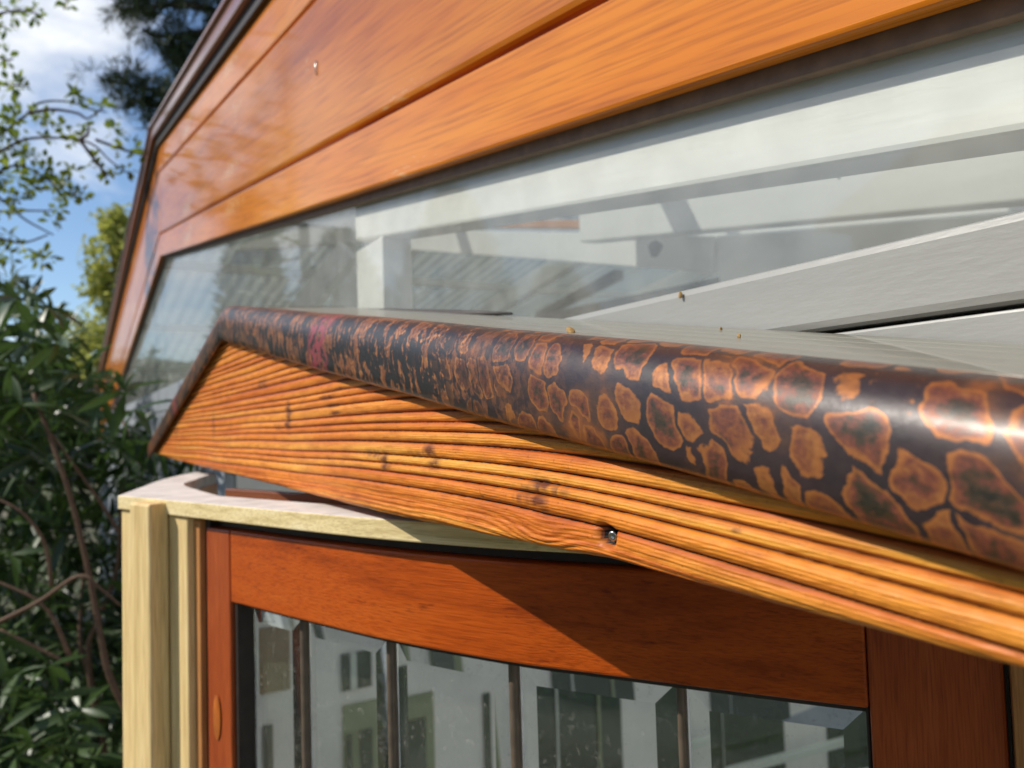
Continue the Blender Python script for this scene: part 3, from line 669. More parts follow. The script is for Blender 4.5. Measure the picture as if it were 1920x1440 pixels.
# canopy roof boards running along the rake
CR0, CR1 = float(ztop(-.2))+SR*-.2-.0012, -.0016
nb = 5; yw = (B-.006-(A+.024))/nb
for side in (1, -1):
    for i in range(nb):
        y0 = A+.024+i*yw; y1 = y0+yw-.0012
        def zz(x, y):
            f_ = (y-A)/(B-A); return (CR0+(CR1-CR0)*f_-SR*x) if side > 0 else (float(ztop(x))-.0014+(CR1-CR0)*f_)
        x0, x1 = (XA, XEND) if side > 0 else (XTIP+.02, XA)
        ln = math.hypot(x1-x0, zz(x1, y0)-zz(x0, y0)); V = []
        an = math.atan2(zz(x1, y0)-zz(x0, y0), x1-x0)
        for y in (y0, y1):
            dzz = zz(x0, y)-zz(x0, y0)
            V += [(0, y-y0, dzz), (ln, y-y0, dzz), (ln, y-y0, dzz-.014), (0, y-y0, dzz-.014)]
        o = mesh_obj('roof_board', V, [[0, 1, 5, 4], [3, 7, 6, 2], [0, 3, 2, 1], [4, 5, 6, 7], [0, 4, 7, 3], [1, 2, 6, 5]], M_roofp, canopy, loc=(x0, y0, zz(x0, y0)), rot=(0, -an, 0))
        recalc(o); bevel(o, .0008, 2)
# dark flashing where the roof meets the gable, near the ridge
pA = [hitY(p, q, B-.012) for p, q in ((545, 579), (700, 584), (860, 588), (960, 588))]
V, Fs = tube_data(pA, [.004, .0042, .004, .0012], 6)
mesh_obj('flashing', V, Fs, M_lead, canopy, True)

# ================================================================== PALE DOOR FRAME AND DOOR (bowed in plan)
SCL = .82
DP = [(-1.0028, .1856), (-.863, .2303), (-.7242, .2785), (-.6003, .3354), (-.5351, .3745), (-.4797, .409), (-.418, .4475), (-.3611, .485)]
DP = [(x*SCL, y*SCL) for x, y in DP]
d0 = np.array(DP[0])-np.array(DP[1]); d0 /= np.linalg.norm(d0)
d1 = np.array(DP[-1])-np.array(DP[-2]); d1 /= np.linalg.norm(d1)
DP = [tuple(np.array(DP[0])+d0*.30)]+DP+[tuple(np.array(DP[-1])+d1*.35)]
# densify with Catmull-Rom
def catmull(P, n=10):
    P = [np.array(p) for p in P]; out = []
    for i in range(len(P)-1):
        p0 = P[max(i-1, 0)]; p1 = P[i]; p2 = P[i+1]; p3 = P[min(i+2, len(P)-1)]
        for k in range(n):
            t = k/n; out.append(.5*((2*p1)+(-p0+p2)*t+(2*p0-5*p1+4*p2-p3)*t*t+(-p0+3*p1-3*p2+p3)*t**3))
    out.append(P[-1]); return out
CUR = catmull(DP, 8)
CURA = np.array(CUR)
SEGL = np.linalg.norm(np.diff(CURA, axis=0), axis=1); CUM = np.concatenate([[0], np.cumsum(SEGL)])
def cpt(s): return np.array([np.interp(s, CUM, CURA[:, 0]), np.interp(s, CUM, CURA[:, 1])])
def cnorm(s):
    t = cpt(s+.01)-cpt(s-.01); t /= np.linalg.norm(t); return np.array([t[1], -t[0]])
def spx(px, py=1250, off=0.0):
    """arc length on the plan curve (offset outward by off) seen at pixel column px"""
    d = ray(px, py); best = None
    ss = np.linspace(0, CUM[-1], 1500)
    P = np.stack([np.interp(ss, CUM, CURA[:, 0]), np.interp(ss, CUM, CURA[:, 1])], 1)
    T = np.gradient(P, axis=0); T /= np.linalg.norm(T, axis=1)[:, None]
    P = P+np.stack([T[:, 1], -T[:, 0]], 1)*off
    cr_ = np.abs(P[:, 0]*d[1]-P[:, 1]*d[0])/np.linalg.norm(P, axis=1)
    return float(ss[np.argmin(cr_)])
def curved(name, s0, s1, o0, o1, z0, z1, mat, parent, n=24, bev=.0015, top_mat=None):
    """bar following the plan curve between arc lengths, offsets o0 (inner) .. o1 (outer)"""
    mid = (s0+s1)/2; pm = cpt(mid); tm = cpt(s1)-cpt(s0); an = math.atan2(tm[1], tm[0])
    org = Vector((pm[0], pm[1], (z0+z1)/2)); ca, sa = math.cos(an), math.sin(an)
    V = []; Fs = []
    for i in range(n+1):
        s = s0+(s1-s0)*i/n; p = cpt(s); nn = cnorm(s)
        for o_, z in ((o0, z0), (o1, z0), (o1, z1), (o0, z1)):
            q_ = p+nn*o_; dx, dy = q_[0]-org.x, q_[1]-org.y
            V.append((dx*ca+dy*sa, -dx*sa+dy*ca, z-org.z))
    for i in range(n):
        for k in range(4): Fs.append([i*4+k, i*4+(k+1) % 4, (i+1)*4+(k+1) % 4, (i+1)*4+k])
    Fs += [[0, 1, 2, 3], [n*4+3, n*4+2, n*4+1, n*4]]
    o = mesh_obj(name, V, Fs, mat, parent, loc=org, rot=(0, 0, an)); recalc(o)
    if top_mat is not None:
        o.data.materials.append(top_mat)
        for p in o.data.polygons:
            if p.normal.z > .9: p.material_index = 1
    if bev: bevel(o, bev)
    return o
ZTOP = -.0631; ZHB = -.0785; ZRT = -.0955; ZRB = -.165; ZF = -1.75
OF = .013                                        # frame stands this far proud of the door
def zat(px, py, off):
    s = spx(px, py, off); p = cpt(s)+cnorm(s)*off; d = ray(px, py); return float(d[2]*np.linalg.norm(p)/np.linalg.norm(d[:2]))
ZTOP = zat(310, 937, OF); ZHB = zat(310, 965, OF)
print('frame head', ZTOP, ZHB)
frame = empty('door_frame', (cpt(.3)[0], cpt(.3)[1], ZF), 'bare pale pine door frame with white sawn top edge around the red door', 'door frame')
sL, sR = spx(221, 1000, OF), CUM[-1]-.02
head = curved('frame_head', sL, sR, OF-.055, OF, ZHB, ZTOP, M_rawh, frame, 40, .0012, M_sawn)
# post: wide board, raised batten, inner strip
s_a, s_b, s_c, s_d = spx(221, 1200, OF), spx(242, 1200, OF), spx(309, 1200, OF), spx(346, 1200, OF)
curved('post', s_a+.001, s_c, OF-.055, OF-.004, ZF, ZHB-.0006, M_raw, frame, 3, .002)
curved('batten', spx(243, 1200, OF+.018), spx(281, 1200, OF+.018), OF-.0034, OF+.018, ZF, ZTOP-.003, M_raw, frame, 2, .003)
curved('inner_strip', s_c+.0006, s_d, OF-.05, OF-.004, ZF, ZHB-.0006, M_raw, frame, 2, .002)
for px, py in ((268, 1022),):
    p = cpt(spx(px, py, OF+.018))+cnorm(spx(px, py, OF+.018))*(OF+.0175)
    d = ray(px, py); zz_ = d[2]*np.linalg.norm(p)/np.linalg.norm(d[:2])
    screw((p[0], p[1], zz_), .0028, frame, 'nail_head')
# curved return of the ring beam on the outer corner, lying on top of the post
pc = cpt(sL)+cnorm(sL)*OF
outer = [np.array([pc[0], pc[1]])]+[np.array(hitY(px, py, 1)[:2])*(ZTOP/hitY(px, py, 1)[2]) for px, py in ((262, 914), (300, 900), (340, 890), (372, 884))]
inner = [cpt(sL+.14)+cnorm(sL+.14)*(OF-.054)]+[np.array(hitY(px, py, 1)[:2])*(ZTOP/hitY(px, py, 1)[2]) for px, py in ((345, 909), (365, 899), (385, 892), (405, 887.5))]
outer = catmull(outer, 5); inner = catmull(inner, 5)
V = []; Fs = []
for i in range(len(outer)):
    for q_ in (outer[i], inner[i]):
        V.append((q_[0], q_[1], ZTOP-.0004)); V.append((q_[0], q_[1], ZHB))
for i in range(len(outer)-1):
    a = i*4; b_ = a+4
    Fs += [[a, a+2, b_+2, b_], [a+1, b_+1, b_+3, a+3], [a, b_, b_+1, a+1], [a+2, a+3, b_+3, b_+2]]
n_ = (len(outer)-1)*4
Fs += [[0, 1, 3, 2], [n_, n_+2, n_+3, n_+1]]
o = mesh_obj('frame_return', V, Fs, M_sawn, frame); recalc(o)
# inner side lining seen through the gap
mid0 = [q_ for q_ in inner]
V = []; Fs = []
for q_ in mid0: V += [(q_[0], q_[1], ZHB-.001), (q_[0], q_[1], ZF)]
V2 = [(v[0]-.012, v[1]+.004, v[2]) for v in V]
nn_ = len(V)
for i in range(len(mid0)-1):
    Fs.append([2*i, 2*i+1, 2*i+3, 2*i+2]); Fs.append([nn_+2*i, nn_+2*i+2, nn_+2*i+3, nn_+2*i+1])
mesh_obj('side_lining', V+V2, Fs, M_jamb, frame)

curved('inner_lining', sL+.03, sL+.60, -.115, -.105, ZTOP-.045, ZTOP-.0008, M_barge, frame, 16, .001)
# --- door
door = empty('glazed_door', (cpt(.5)[0], cpt(.5)[1], ZF+.02), 'red varnished door with a row of bevelled leaded glass panes', 'door')
s_j0, s_j1 = spx(355, 1200, .002), spx(376, 1200, .002)
curved('hinge_strip', s_j0, s_j1, -.03, .002, ZF+.02, ZHB-.004, M_jamb, frame, 2, .0012)
curved('shadow_gap', s_d+.0006, CUM[-1]-.03, -.040, -.030, ZF+.02, ZHB-.0006, M_dark, frame, 24, 0) if False else None
# dark draught seals around the door
curved('seal', spx(346, 1200, .0)+.001, s_j0-.0006, -.03, -.004, ZF+.02, ZHB-.003, M_seal_shade, frame, 2, 0)
curved('seal', s_j1+.0004, spx(389, 1200, 0)-.0004, -.035, -.004, ZF+.02, ZHB-.003, M_seal_shade, frame, 2, .001)
curved('seal', spx(389, 1200, 0), CUM[-1]-.04, -.036, -.012, ZRT+.0008, ZHB-.0006, M_seal_shade, frame, 24, 0)
S0, S1 = spx(389, 1250, 0), spx(433, 1250, 0)
SE0, SE1 = spx(1634, 1380, 0), spx(1890, 1380, 0)
ZPB = -.62
curved('stile', S0, S1, -.034, 0., ZF+.02, ZRT, M_stile, door, 3, .002)
curved('stile', SE0, SE1, -.034, 0., ZF+.02, ZRT, M_stile, door, 4, .002)
rail = curved('top_rail', S1+.0005, SE0-.0005, -.034, -.0003, ZRB, ZRT, M_door, door, 30, .0018)
curved('mid_rail', S1+.0005, SE0-.0005, -.034, -.0003, ZPB-.09, ZPB, M_door, door, 30, .0018)
curved('bottom_rail', S1+.0005, SE0-.0005, -.034, -.0003, ZF+.02, ZF+.16, M_door, door, 30, .0018)
curved('lower_panel', S1+.0005, SE0-.0005, -.024, -.014, ZF+.16, ZPB-.09, M_door, door, 20, 0)
curved('seal', SE1+.0003, spx(1900, 1400, 0), -.036, -.004, ZF+.02, ZHB-.003, M_seal_shade, frame, 2, 0)
curved('closing_strip', spx(1901, 1400, 0), CUM[-1]-.04, -.03, .006, ZF+.02, ZHB-.003, M_jamb, frame, 3, .001)
# oval dowel plug on the stile
sp_ = spx(408, 1345, 0.); p = cpt(sp_)+cnorm(sp_)*.0012; d = ray(408, 1345); zz_ = d[2]*np.linalg.norm(p)/np.linalg.norm(d[:2])
V = []; nn2 = cnorm(sp_); tt = np.array([-nn2[1], nn2[0]])
for r_, h_ in ((1, 0), (.85, .0006), (0.0, .0008)):
    for k in range(16):
        th = 2*math.pi*k/16; q_ = p+tt*(.0075*r_*math.cos(th))+nn2*h_; V.append((q_[0], q_[1], zz_+.022*r_*math.sin(th)))
Fs = [[i*16+k, i*16+(k+1) % 16, (i+1)*16+(k+1) % 16, (i+1)*16+k] for i in range(2) for k in range(16)]
mesh_obj('wood_plug', V, Fs, M_knotwood, door, True)
# glazing: dark bead at the edge, bevelled panes, bronze cames
OG = -.022
def spg(px): return spx(px, 1330, OG+.004)
cols = [(474, 566), (578, 727), (742, 956), (975, 1267), (1290, 1626)]
curved('glazing_bead', S1+.0006, spg(472), OG-.006, -.004, ZPB, ZRB-.0005, M_seal_shade, door, 3, .001)  # dark colour paints the shade on the stile's inner face
curved('glazing_bead', spg(1627), SE0-.0006, OG-.006, -.006, ZPB, ZRB-.0005, M_seal_shade, door, 3, .001)
curved('glazing_bead', S1+.0006, SE0-.0006, OG-.004, OG+.009, ZRB-.0062, ZRB-.0006, M_seal_shade, door, 26, .0008)
cames = [(566, 578), (727, 742), (956, 975), (1267, 1290)]
for a, b_ in cames:
    s0, s1 = spg(a+1), spg(b_-1); sm = (s0+s1)/2; p = cpt(sm)+cnorm(sm)*(OG+.003); w = max(.0024, (s1-s0)*.5)
    tm = cpt(s1)-cpt(s0); an = math.atan2(tm[1], tm[0])
    V = []; Fs = []; n = 10
    for z in (ZPB, ZRB-.0064):
        for k in range(n):
            th = 2*math.pi*k/n; V.append((w*math.cos(th), .0045*math.sin(th), z))
    for k in range(n): Fs.append([k, (k+1) % n, n+(k+1) % n, n+k])
    mesh_obj('lead_came', V, Fs, M_came, door, True, loc=(p[0], p[1], 0), rot=(0, 0, an))
for a, b_ in cols:
    s0, s1 = spg(a), spg(b_); p0 = cpt(s0)+cnorm(s0)*OG; p1 = cpt(s1)+cnorm(s1)*OG
    ln = np.linalg.norm(p1-p0); an = math.atan2(p1[1]-p0[1], p1[0]-p0[0])
    z1 = ZRB-.006; z0 = ZPB; bv = .0135 if ln > .05 else ln*.3; h = .0043; e = .0022
    # local: x along pane, y into the building, front at y = -h/2
    V = [(0, -e/2, z0), (ln, -e/2, z0), (ln, -e/2, z1), (0, -e/2, z1), (bv, -h, z0+bv), (ln-bv, -h, z0+bv), (ln-bv, -h, z1-bv), (bv, -h, z1-bv), (0, e/2, z0), (ln, e/2, z0), (ln, e/2, z1), (0, e/2, z1)]
    Fs = [[4, 5, 6, 7], [0, 1, 5, 4], [1, 2, 6, 5], [2, 3, 7, 6], [3, 0, 4, 7], [8, 11, 10, 9], [0, 8, 9, 1], [1, 9, 10, 2], [2, 10, 11, 3], [3, 11, 8, 0]]
    o = mesh_obj('bevelled_pane', V, Fs, M_bevel, door, loc=(p0[0], p0[1], 0), rot=(0, 0, an)); recalc(o)

# ================================================================== SMALL DEBRIS
def husk(px, py, y, r, label, on_roof=True):
    if on_roof:
        def gap(y_):
            q_ = hitY(px, py, y_); return abs(q_.z-(CR0+(CR1-CR0)*(y_-A)/(B-A)-SR*q_.x)-r*.5)
        y = min((A+.03+k*.001 for k in range(130)), key=gap)
    p = hitY(px, py, y); rnd = random.Random(px)
    bm = bmesh.new(); bmesh.ops.create_icosphere(bm, subdivisions=2, radius=r)
    for v in bm.verts:
        v.co *= 1+.35*noise.noise(v.co*900+Vector((px, 0, 0))); v.co.x *= 1.35; v.co.y *= .8
        if v.co.z > 0: v.co.z *= .45
    me = bpy.data.meshes.new('seed_husk'); bm.to_mesh(me); bm.free(); me.materials.append(M_husk)
    o = bpy.data.objects.new('seed_husk', me); COL.objects.link(o); o.location = p; o.rotation_euler = (rnd.random(), rnd.random()*6, rnd.random()*6)
    tag(o, label, 'seed husk', 'dry seed husks fallen on the porch roof')
husk(1070, 619, .245, .0026, 'pale golden husk curled beside the copper edging')
husk(1276, 553, B-.006, .0019, 'brown husk stuck to the face of the grey window sill', False)
husk(1385, 631, .33, .0013, 'tiny brown husk flat on the khaki roof boards')
husk(1352, 617, .37, .0011, 'tiny brown speck where the roof boards meet the sill')

# ================================================================== VEGETATION
def leaf_data(kind):
    """list of verts/faces of one leaf, unit length along +x"""
    if kind == 'long':
        sec = [(0, .0), (.15, .05), (.4, .10), (.65, .095), (.88, .045), (1, 0)]
    else:
        sec = [(0, .0), (.2, .2), (.5, .3), (.8, .18), (1, 0)]
    V = []; Fs = []
    for x, w in sec:
        zc = -.22*x*x
        V += [(x, -w, zc+.25*w), (x, 0, zc), (x, w, zc+.25*w)]
    for i in range(len(sec)-1):
        a = i*3; Fs += [[a, a+3, a+4, a+1], [a+1, a+4, a+5, a+2]]
    return np.array(V), Fs
def scatter(name, pts, dirs, sizes, kind, mat, parent, seed=1):
    """many leaves joined in one mesh"""
    LV, LF = leaf_data(kind); rnd = np.random.RandomState(seed); nV = len(LV)
    allV = np.zeros((len(pts)*nV, 3)); LFa = np.array(LF)
    allF = np.zeros((len(pts)*len(LF), 4), dtype=np.int64)
    for i, (p, d, s) in enumerate(zip(pts, dirs, sizes)):
        d = np.array(d); d = d/np.linalg.norm(d); up = rnd.normal(0, .5, 3)+np.array([0, 0, 1.]); sd_ = np.cross(up, d); sd_ /= np.linalg.norm(sd_)+1e-9; up = np.cross(d, sd_)
        allV[i*nV:(i+1)*nV] = np.array(p)+s*(LV[:, :1]*d+LV[:, 1:2]*sd_+LV[:, 2:]*up)
        allF[i*len(LF):(i+1)*len(LF)] = LFa+i*nV
    me = bpy.data.meshes.new(name); me.vertices.add(len(allV)); me.vertices.foreach_set('co', allV.ravel())
    me.loops.add(allF.size); me.loops.foreach_set('vertex_index', allF.ravel().astype(np.int32))
    me.polygons.add(len(allF)); me.polygons.foreach_set('loop_start', np.arange(0, allF.size, 4, dtype=np.int32)); me.polygons.foreach_set('loop_total', np.full(len(allF), 4, dtype=np.int32))
    me.update(); me.validate(); me.materials.append(mat); me.polygons.foreach_set('use_smooth', [True]*len(me.polygons))
    return mesh_obj(name, None, None, None, parent, data=me)
RS = np.random.RandomState(7)

# --- big glossy laurel on the left
lb = at(90, 1430, 2.6)
laurel = empty('laurel_shrub', (lb.x, lb.y, -1.75), 'dark glossy long-leaved shrub with bare brown stems beside the door frame', 'shrub')
stems = [[((300, 1440), 2.2), ((215, 1290), 2.2), ((190, 1200), 2.2), ((170, 1090), 2.2), ((140, 960), 2.2), ((112, 870), 2.2), ((60, 730), 2.25)],
         [((225, 1000), 2.3), ((180, 930), 2.3), ((130, 860), 2.3), ((80, 790), 2.3)],
         [((96, 1100), 2.1), ((84, 1020), 2.1), ((40, 960), 2.1), ((-20, 930), 2.1)],
         [((130, 1230), 2.0), ((100, 1160), 2.0), ((60, 1120), 2.0), ((-20, 1085), 2.0)],
         [((-20, 1175), 1.9), ((70, 1130), 1.9), ((148, 1080), 1.9), ((190, 1105), 1.9), ((225, 1135), 1.9)],
         [((130, 1245), 2.3), ((60, 1210), 2.3), ((0, 1180), 2.3)],
         [((180, 1340), 2.4), ((165, 1220), 2.4), ((185, 1160), 2.4), ((220, 1060), 2.4), ((228, 900), 2.4)],
         [((200, 1440), 2.5), ((178, 1300), 2.5), ((150, 1200), 2.5), ((160, 1050), 2.6)],
         [((262, 870), 2.6), ((235, 800), 2.6), ((215, 760), 2.7)]]
for i, s in enumerate(stems):
    pts = catmull([np.array(at(p[0], p[1], d)) for p, d in s], 5); n = len(pts)
    r0 = .010 if i in (0, 6, 7) else .0058
    tube('stem', [Vector(p) for p in pts], [r0*(1-.5*k/n) for k in range(n)], M_bark, laurel, 7)
# leaf rosettes through a volume behind and around the stems
pts = []; dirs = []; sz = []
def rosette(c, n, size, spread=1., r=RS):
    ax = r.normal(0, .6, 3)+np.array([0, 0, .6]); ax /= np.linalg.norm(ax)
    for k in range(n):
        d = r.normal(0, 1, 3); d -= ax*(d@ax)*.6; d /= np.linalg.norm(d); d = d*spread+ax*.35-np.array([0, 0, .15])
        pts.append(np.array(c)+d*.015); dirs.append(d); sz.append(size*r.uniform(.7, 1.25))
def top_of(px):       # outline of the shrub in the view
    return np.interp(px, [-200, 0, 60, 110, 150, 200, 260, 330, 420], [500, 505, 530, 600, 640, 700, 735, 800, 860])
cnt = 0
while cnt < 1150:
    px = RS.uniform(-260, 420); py = RS.uniform(500, 1700); d = RS.uniform(2.3, 4.2)
    if py < top_of(px)+RS.exponential(25): continue
    if 900 < py < 1150 and px > 0 and RS.rand() < .35 and d < 2.8: continue
    rosette(at(px, py, d), RS.randint(7, 13), .115); cnt += 1
crown = scatter('foliage', pts, dirs, sz, 'long', M_lf_laurel, laurel, 3); tag(crown, kind='stuff')
# nearer leaves one by one
LV, LF = leaf_data('long')
lm = bpy.data.meshes.new('leaf'); lm.from_pydata([tuple(v) for v in LV], [], LF); lm.materials.append(M_lf_laurel); lm.polygons.foreach_set('use_smooth', [True]*len(lm.polygons))
tops = [(30, 560), (90, 575), (60, 640), (20, 690), (110, 640), (150, 700), (190, 740), (235, 735), (250, 770), (100, 720), (40, 760), (10, 620), (70, 600),
        (40, 1260), (90, 1310), (150, 1330), (20, 1330), (60, 1390), (120, 1400), (30, 1420), (170, 1420), (90, 1250), (0, 1200), (20, 1040), (130, 1360)]
for i, (px, py) in enumerate(tops):
    c = at(px, py, RS.uniform(1.9, 2.3))
    for k in range(8):
        d = Vector(RS.normal(0, 1, 3)); d.z = d.z*.5-.1; d.normalize()
        o = bpy.data.objects.new('leaf', lm); COL.objects.link(o); o.parent = laurel; o.matrix_parent_inverse = Matrix.Translation(laurel.location).inverted()
        s = RS.uniform(.08, .135); q_ = d.to_track_quat('X', 'Z'); o.matrix_basis = Matrix.Translation(c) @ q_.to_matrix().to_4x4() @ Matrix.Rotation(RS.uniform(-1, 1), 4, 'X') @ Matrix.Diagonal((s, s, s, 1))

# --- spring tree with light green leaf tufts, upper left
sb = at(-150, 900, 3.6)
spring = empty('spring_tree', (sb.x, sb.y, -1.75), 'thin branched young tree with tufts of fresh light green leaves against the sky', 'tree')
tube('trunk', [Vector((sb.x, sb.y, -1.75)), at(-140, 1200, 3.6), at(-120, 800, 3.6), at(-90, 400, 3.6), at(-60, 0, 3.6), at(-40, -300, 3.6)], [.045, .042, .036, .03, .02, .01], M_barkd, spring, 9)
brs = [[(-80, 330), (-20, 270), (50, 215), (60, 200), (90, 190), (135, 192), (170, 205), (200, 210)],
       [(-80, 330), (-10, 290), (45, 262), (100, 258), (150, 262), (180, 275), (205, 300), (240, 325)],
       [(55, 212), (100, 205), (145, 212), (165, 222), (195, 200)],
       [(150, 262), (165, 250), (165, 232)],
       [(-80, 330), (-30, 350), (10, 380), (45, 410), (80, 430), (100, 440)],
       [(-90, 420), (-30, 400), (20, 395), (70, 395), (105, 395)],
       [(-90, 420), (-20, 440), (40, 455), (90, 440)],
       [(150, 262), (170, 290), (185, 310), (200, 330)],
       [(180, 262), (230, 280), (265, 290), (278, 290)],
       [(-70, 180), (-20, 160), (20, 160), (55, 160)], [(-60, 60), (-10, 30), (30, 20), (70, 25)], [(-40, -60), (60, -30), (110, -10), (130, 5)],
       [(-80, 330), (-20, 330), (30, 310), (80, 330), (110, 360), (125, 375)], [(-60, 100), (-20, 100), (10, 112), (25, 110)]]
pts = []; dirs = []; sz = []
def tuft(c, n, size, rad):
    for k in range(n):
        d = RS.normal(0, 1, 3); d /= np.linalg.norm(d); pts.append(np.array(c)+d*rad*RS.rand()); d[2] += .25; dirs.append(d); sz.append(size*RS.uniform(.6, 1.3))
for i, b_ in enumerate(brs):
    dd = 3.6 - .15*(i % 4); P3 = [Vector(p) for p in catmull([np.array(at(px, py, dd)) for px, py in b_], 5)]
    n = len(P3); tube('branch', P3, [.0065*(1-.75*k/n)+.0012 for k in range(n)], M_barkd, spring, 5)
for (px, py, n, rad) in [(25, 20, 40, .06), (60, 25, 30, .05), (5, 45, 25, .05), (125, 2, 16, .04), (12, 108, 30, .05), (40, 160, 36, .05), (20, 165, 24, .05), (140, 180, 24, .03), (138, 176, 14, .03), (172, 200, 12, .025), (192, 197, 12, .025),
        (30, 225, 40, .07), (8, 235, 50, .07), (75, 215, 26, .045), (90, 225, 14, .03), (10, 270, 50, .08), (35, 285, 55, .08), (55, 300, 30, .05), (85, 258, 10, .025), (118, 240, 16, .03), (128, 265, 16, .03), (152, 258, 18, .03), (163, 238, 12, .025), (213, 250, 20, .035), (218, 240, 10, .02), (228, 282, 20, .03), (252, 275, 24, .035), (272, 288, 10, .02), (172, 298, 16, .03), (205, 328, 20, .035), (188, 320, 14, .03), (238, 318, 14, .03), (135, 320, 36, .05), (88, 310, 28, .045), (110, 350, 50, .06), (128, 370, 46, .055), (150, 365, 24, .035), (105, 345, 30, .05), (75, 320, 20, .04), (60, 350, 20, .04), (35, 370, 40, .05), (12, 395, 36, .05), (62, 350, 16, .03), (97, 412, 14, .03), (20, 440, 30, .05), (85, 485, 26, .04), (70, 478, 14, .03), (110, 395, 18, .03), (5, 330, 50, .08), (-20, 200, 60, .1), (-30, 330, 80, .12), (30, 330, 30, .06), (4, 480, 30, .06), (40, 465, 16, .04), (10, 350, 30, .06)]:
    tuft(at(px, py, RS.uniform(3.3, 3.7)), int(n*.62)+2, .036, rad*.9)
f_ = scatter('foliage', pts, dirs, sz, 'round', M_lf_spring, spring, 5); tag(f_, kind='stuff')

# --- pine beyond the ridge
pb = at(520, 700, 11)
pine = empty('pine_tree', (pb.x, pb.y, -1.75), 'dark green pine with needle clumps above the roof edge', 'tree')
tube('trunk', [Vector((pb.x, pb.y, -1.75)), Vector((pb.x, pb.y, 3)), at(480, 60, 11), at(440, -300, 11)], [.22, .18, .13, .07], M_barkd, pine, 9)
pts = []; dirs = []; sz = []
pbr = [[(480, 60), (400, 20), (330, 10), (260, 15), (225, 20)], [(470, 40), (380, 60), (320, 70), (270, 60)], [(500, 200), (420, 190), (340, 185), (270, 165), (200, 150)], [(420, 190), (330, 205), (270, 190), (240, 185)], [(480, 100), (400, 110), (350, 120), (320, 90)], [(500, 160), (420, 150), (360, 140)], [(480, -20), (400, -30), (330, -25), (240, -20)], [(460, 230), (380, 220), (320, 215), (300, 228)], [(430, 215), (350, 150), (335, 110)]]
for b_ in pbr:
    P3 = [Vector(p) for p in catmull([np.array(at(px, py, 11)) for px, py in b_], 6)]
    n = len(P3); tube('branch', P3, [.05*(1-.75*k/n)+.006 for k in range(n)], M_barkd, pine, 6)
    for k, p in enumerate(P3):
        if k < 3: continue
        for r_ in range(5):
            c = np.array(p)+RS.normal(0, .13, 3)
            ax = RS.normal(0, .7, 3)+np.array([0, 0, .8])
            for m_ in range(16):
                d = RS.normal(0, .8, 3)+ax; d /= np.linalg.norm(d); pts.append(c+d*.01); dirs.append(d); sz.append(RS.uniform(.13, .24))
LVs = leaf_data
f_ = scatter('foliage', pts, dirs, sz, 'long', M_lf_pine, pine, 9); tag(f_, kind='stuff')
fm = f_.data   # needles are narrow: squeeze each leaf towards its midrib
co = np.zeros(len(fm.vertices)*3); fm.vertices.foreach_get('co', co); co = co.reshape(-1, 3); k = 18
for i in range(0, len(co), 3):
    mid = co[i+1]; co[i] = mid+(co[i]-mid)*.35; co[i+2] = mid+(co[i+2]-mid)*.35
fm.vertices.foreach_set('co', co.ravel()); fm.update()

# --- far broadleaf tree in young leaf
def far_tree(name, px, py, w, h, depth, label, n, seed, mat=M_lf_far, size=.16, group=None):
    r = np.random.RandomState(seed); c = at(px, py, depth); sx = w*depth/F; sz_ = h*depth/F
    t = empty(name, (c.x, c.y, -1.75), label, 'tree', group)
    tube('trunk', [Vector((c.x, c.y, -1.75)), Vector((c.x+.05, c.y, c.z-.3*sz_)), c, c+Vector((0, 0, sz_*.8))], [.13, .1, .07, .02], M_barkd, t, 8)
    P = []; D = []; S = []
    for k in range(n//40):
        q_ = r.normal(0, 1, 3); q_ /= np.linalg.norm(q_); q_ = q_*r.uniform(.35, 1)**.6
        cc = np.array(c)+q_*np.array([sx, sx, sz_])
        if k % 6 == 0:
            tube('branch', [c+Vector((0, 0, -.3*sz_)), Vector(np.array(c)*.5+cc*.5)+Vector((0, 0, -.1)), Vector(cc)], [.05, .03, .01], M_barkd, t, 5)
        for j in range(40):
            d = r.normal(0, 1, 3); P.append(cc+r.normal(0, .22*sx, 3)); D.append(d); S.append(size*r.uniform(.6, 1.2))
    f_ = scatter('foliage', P, D, S, 'round', mat, t, seed); tag(f_, kind='stuff'); return t
far_tree('broadleaf_tree', 222, 500, 52, 115, 16, 'sunlit yellow-green tree far behind the summerhouse edge', 3000, 21)
far_tree('broadleaf_tree', 190, 650, 60, 60, 30, 'small pale distant tree low on the horizon', 1600, 22, size=.25)
# --- distant hedge closing the horizon
def hedge():
    P = []; D = []; S = []; r = np.random.RandomState(4)
    for k in range(9000):
        px = r.uniform(-900, 420); d = r.uniform(30, 36); top = 672+8*math.sin(px*.03)+6*math.sin(px*.11)
        py = r.uniform(top, 850); P.append(np.array(at(px, py, d))); D.append(r.normal(0, 1, 3)); S.append(r.uniform(.35, .7))
    o = scatter('hedge', P, D, S, 'round', M_lf_hedge, None, 4); tag(o, 'distant green hedge along the garden boundary', 'hedge', kind='stuff')
hedge()

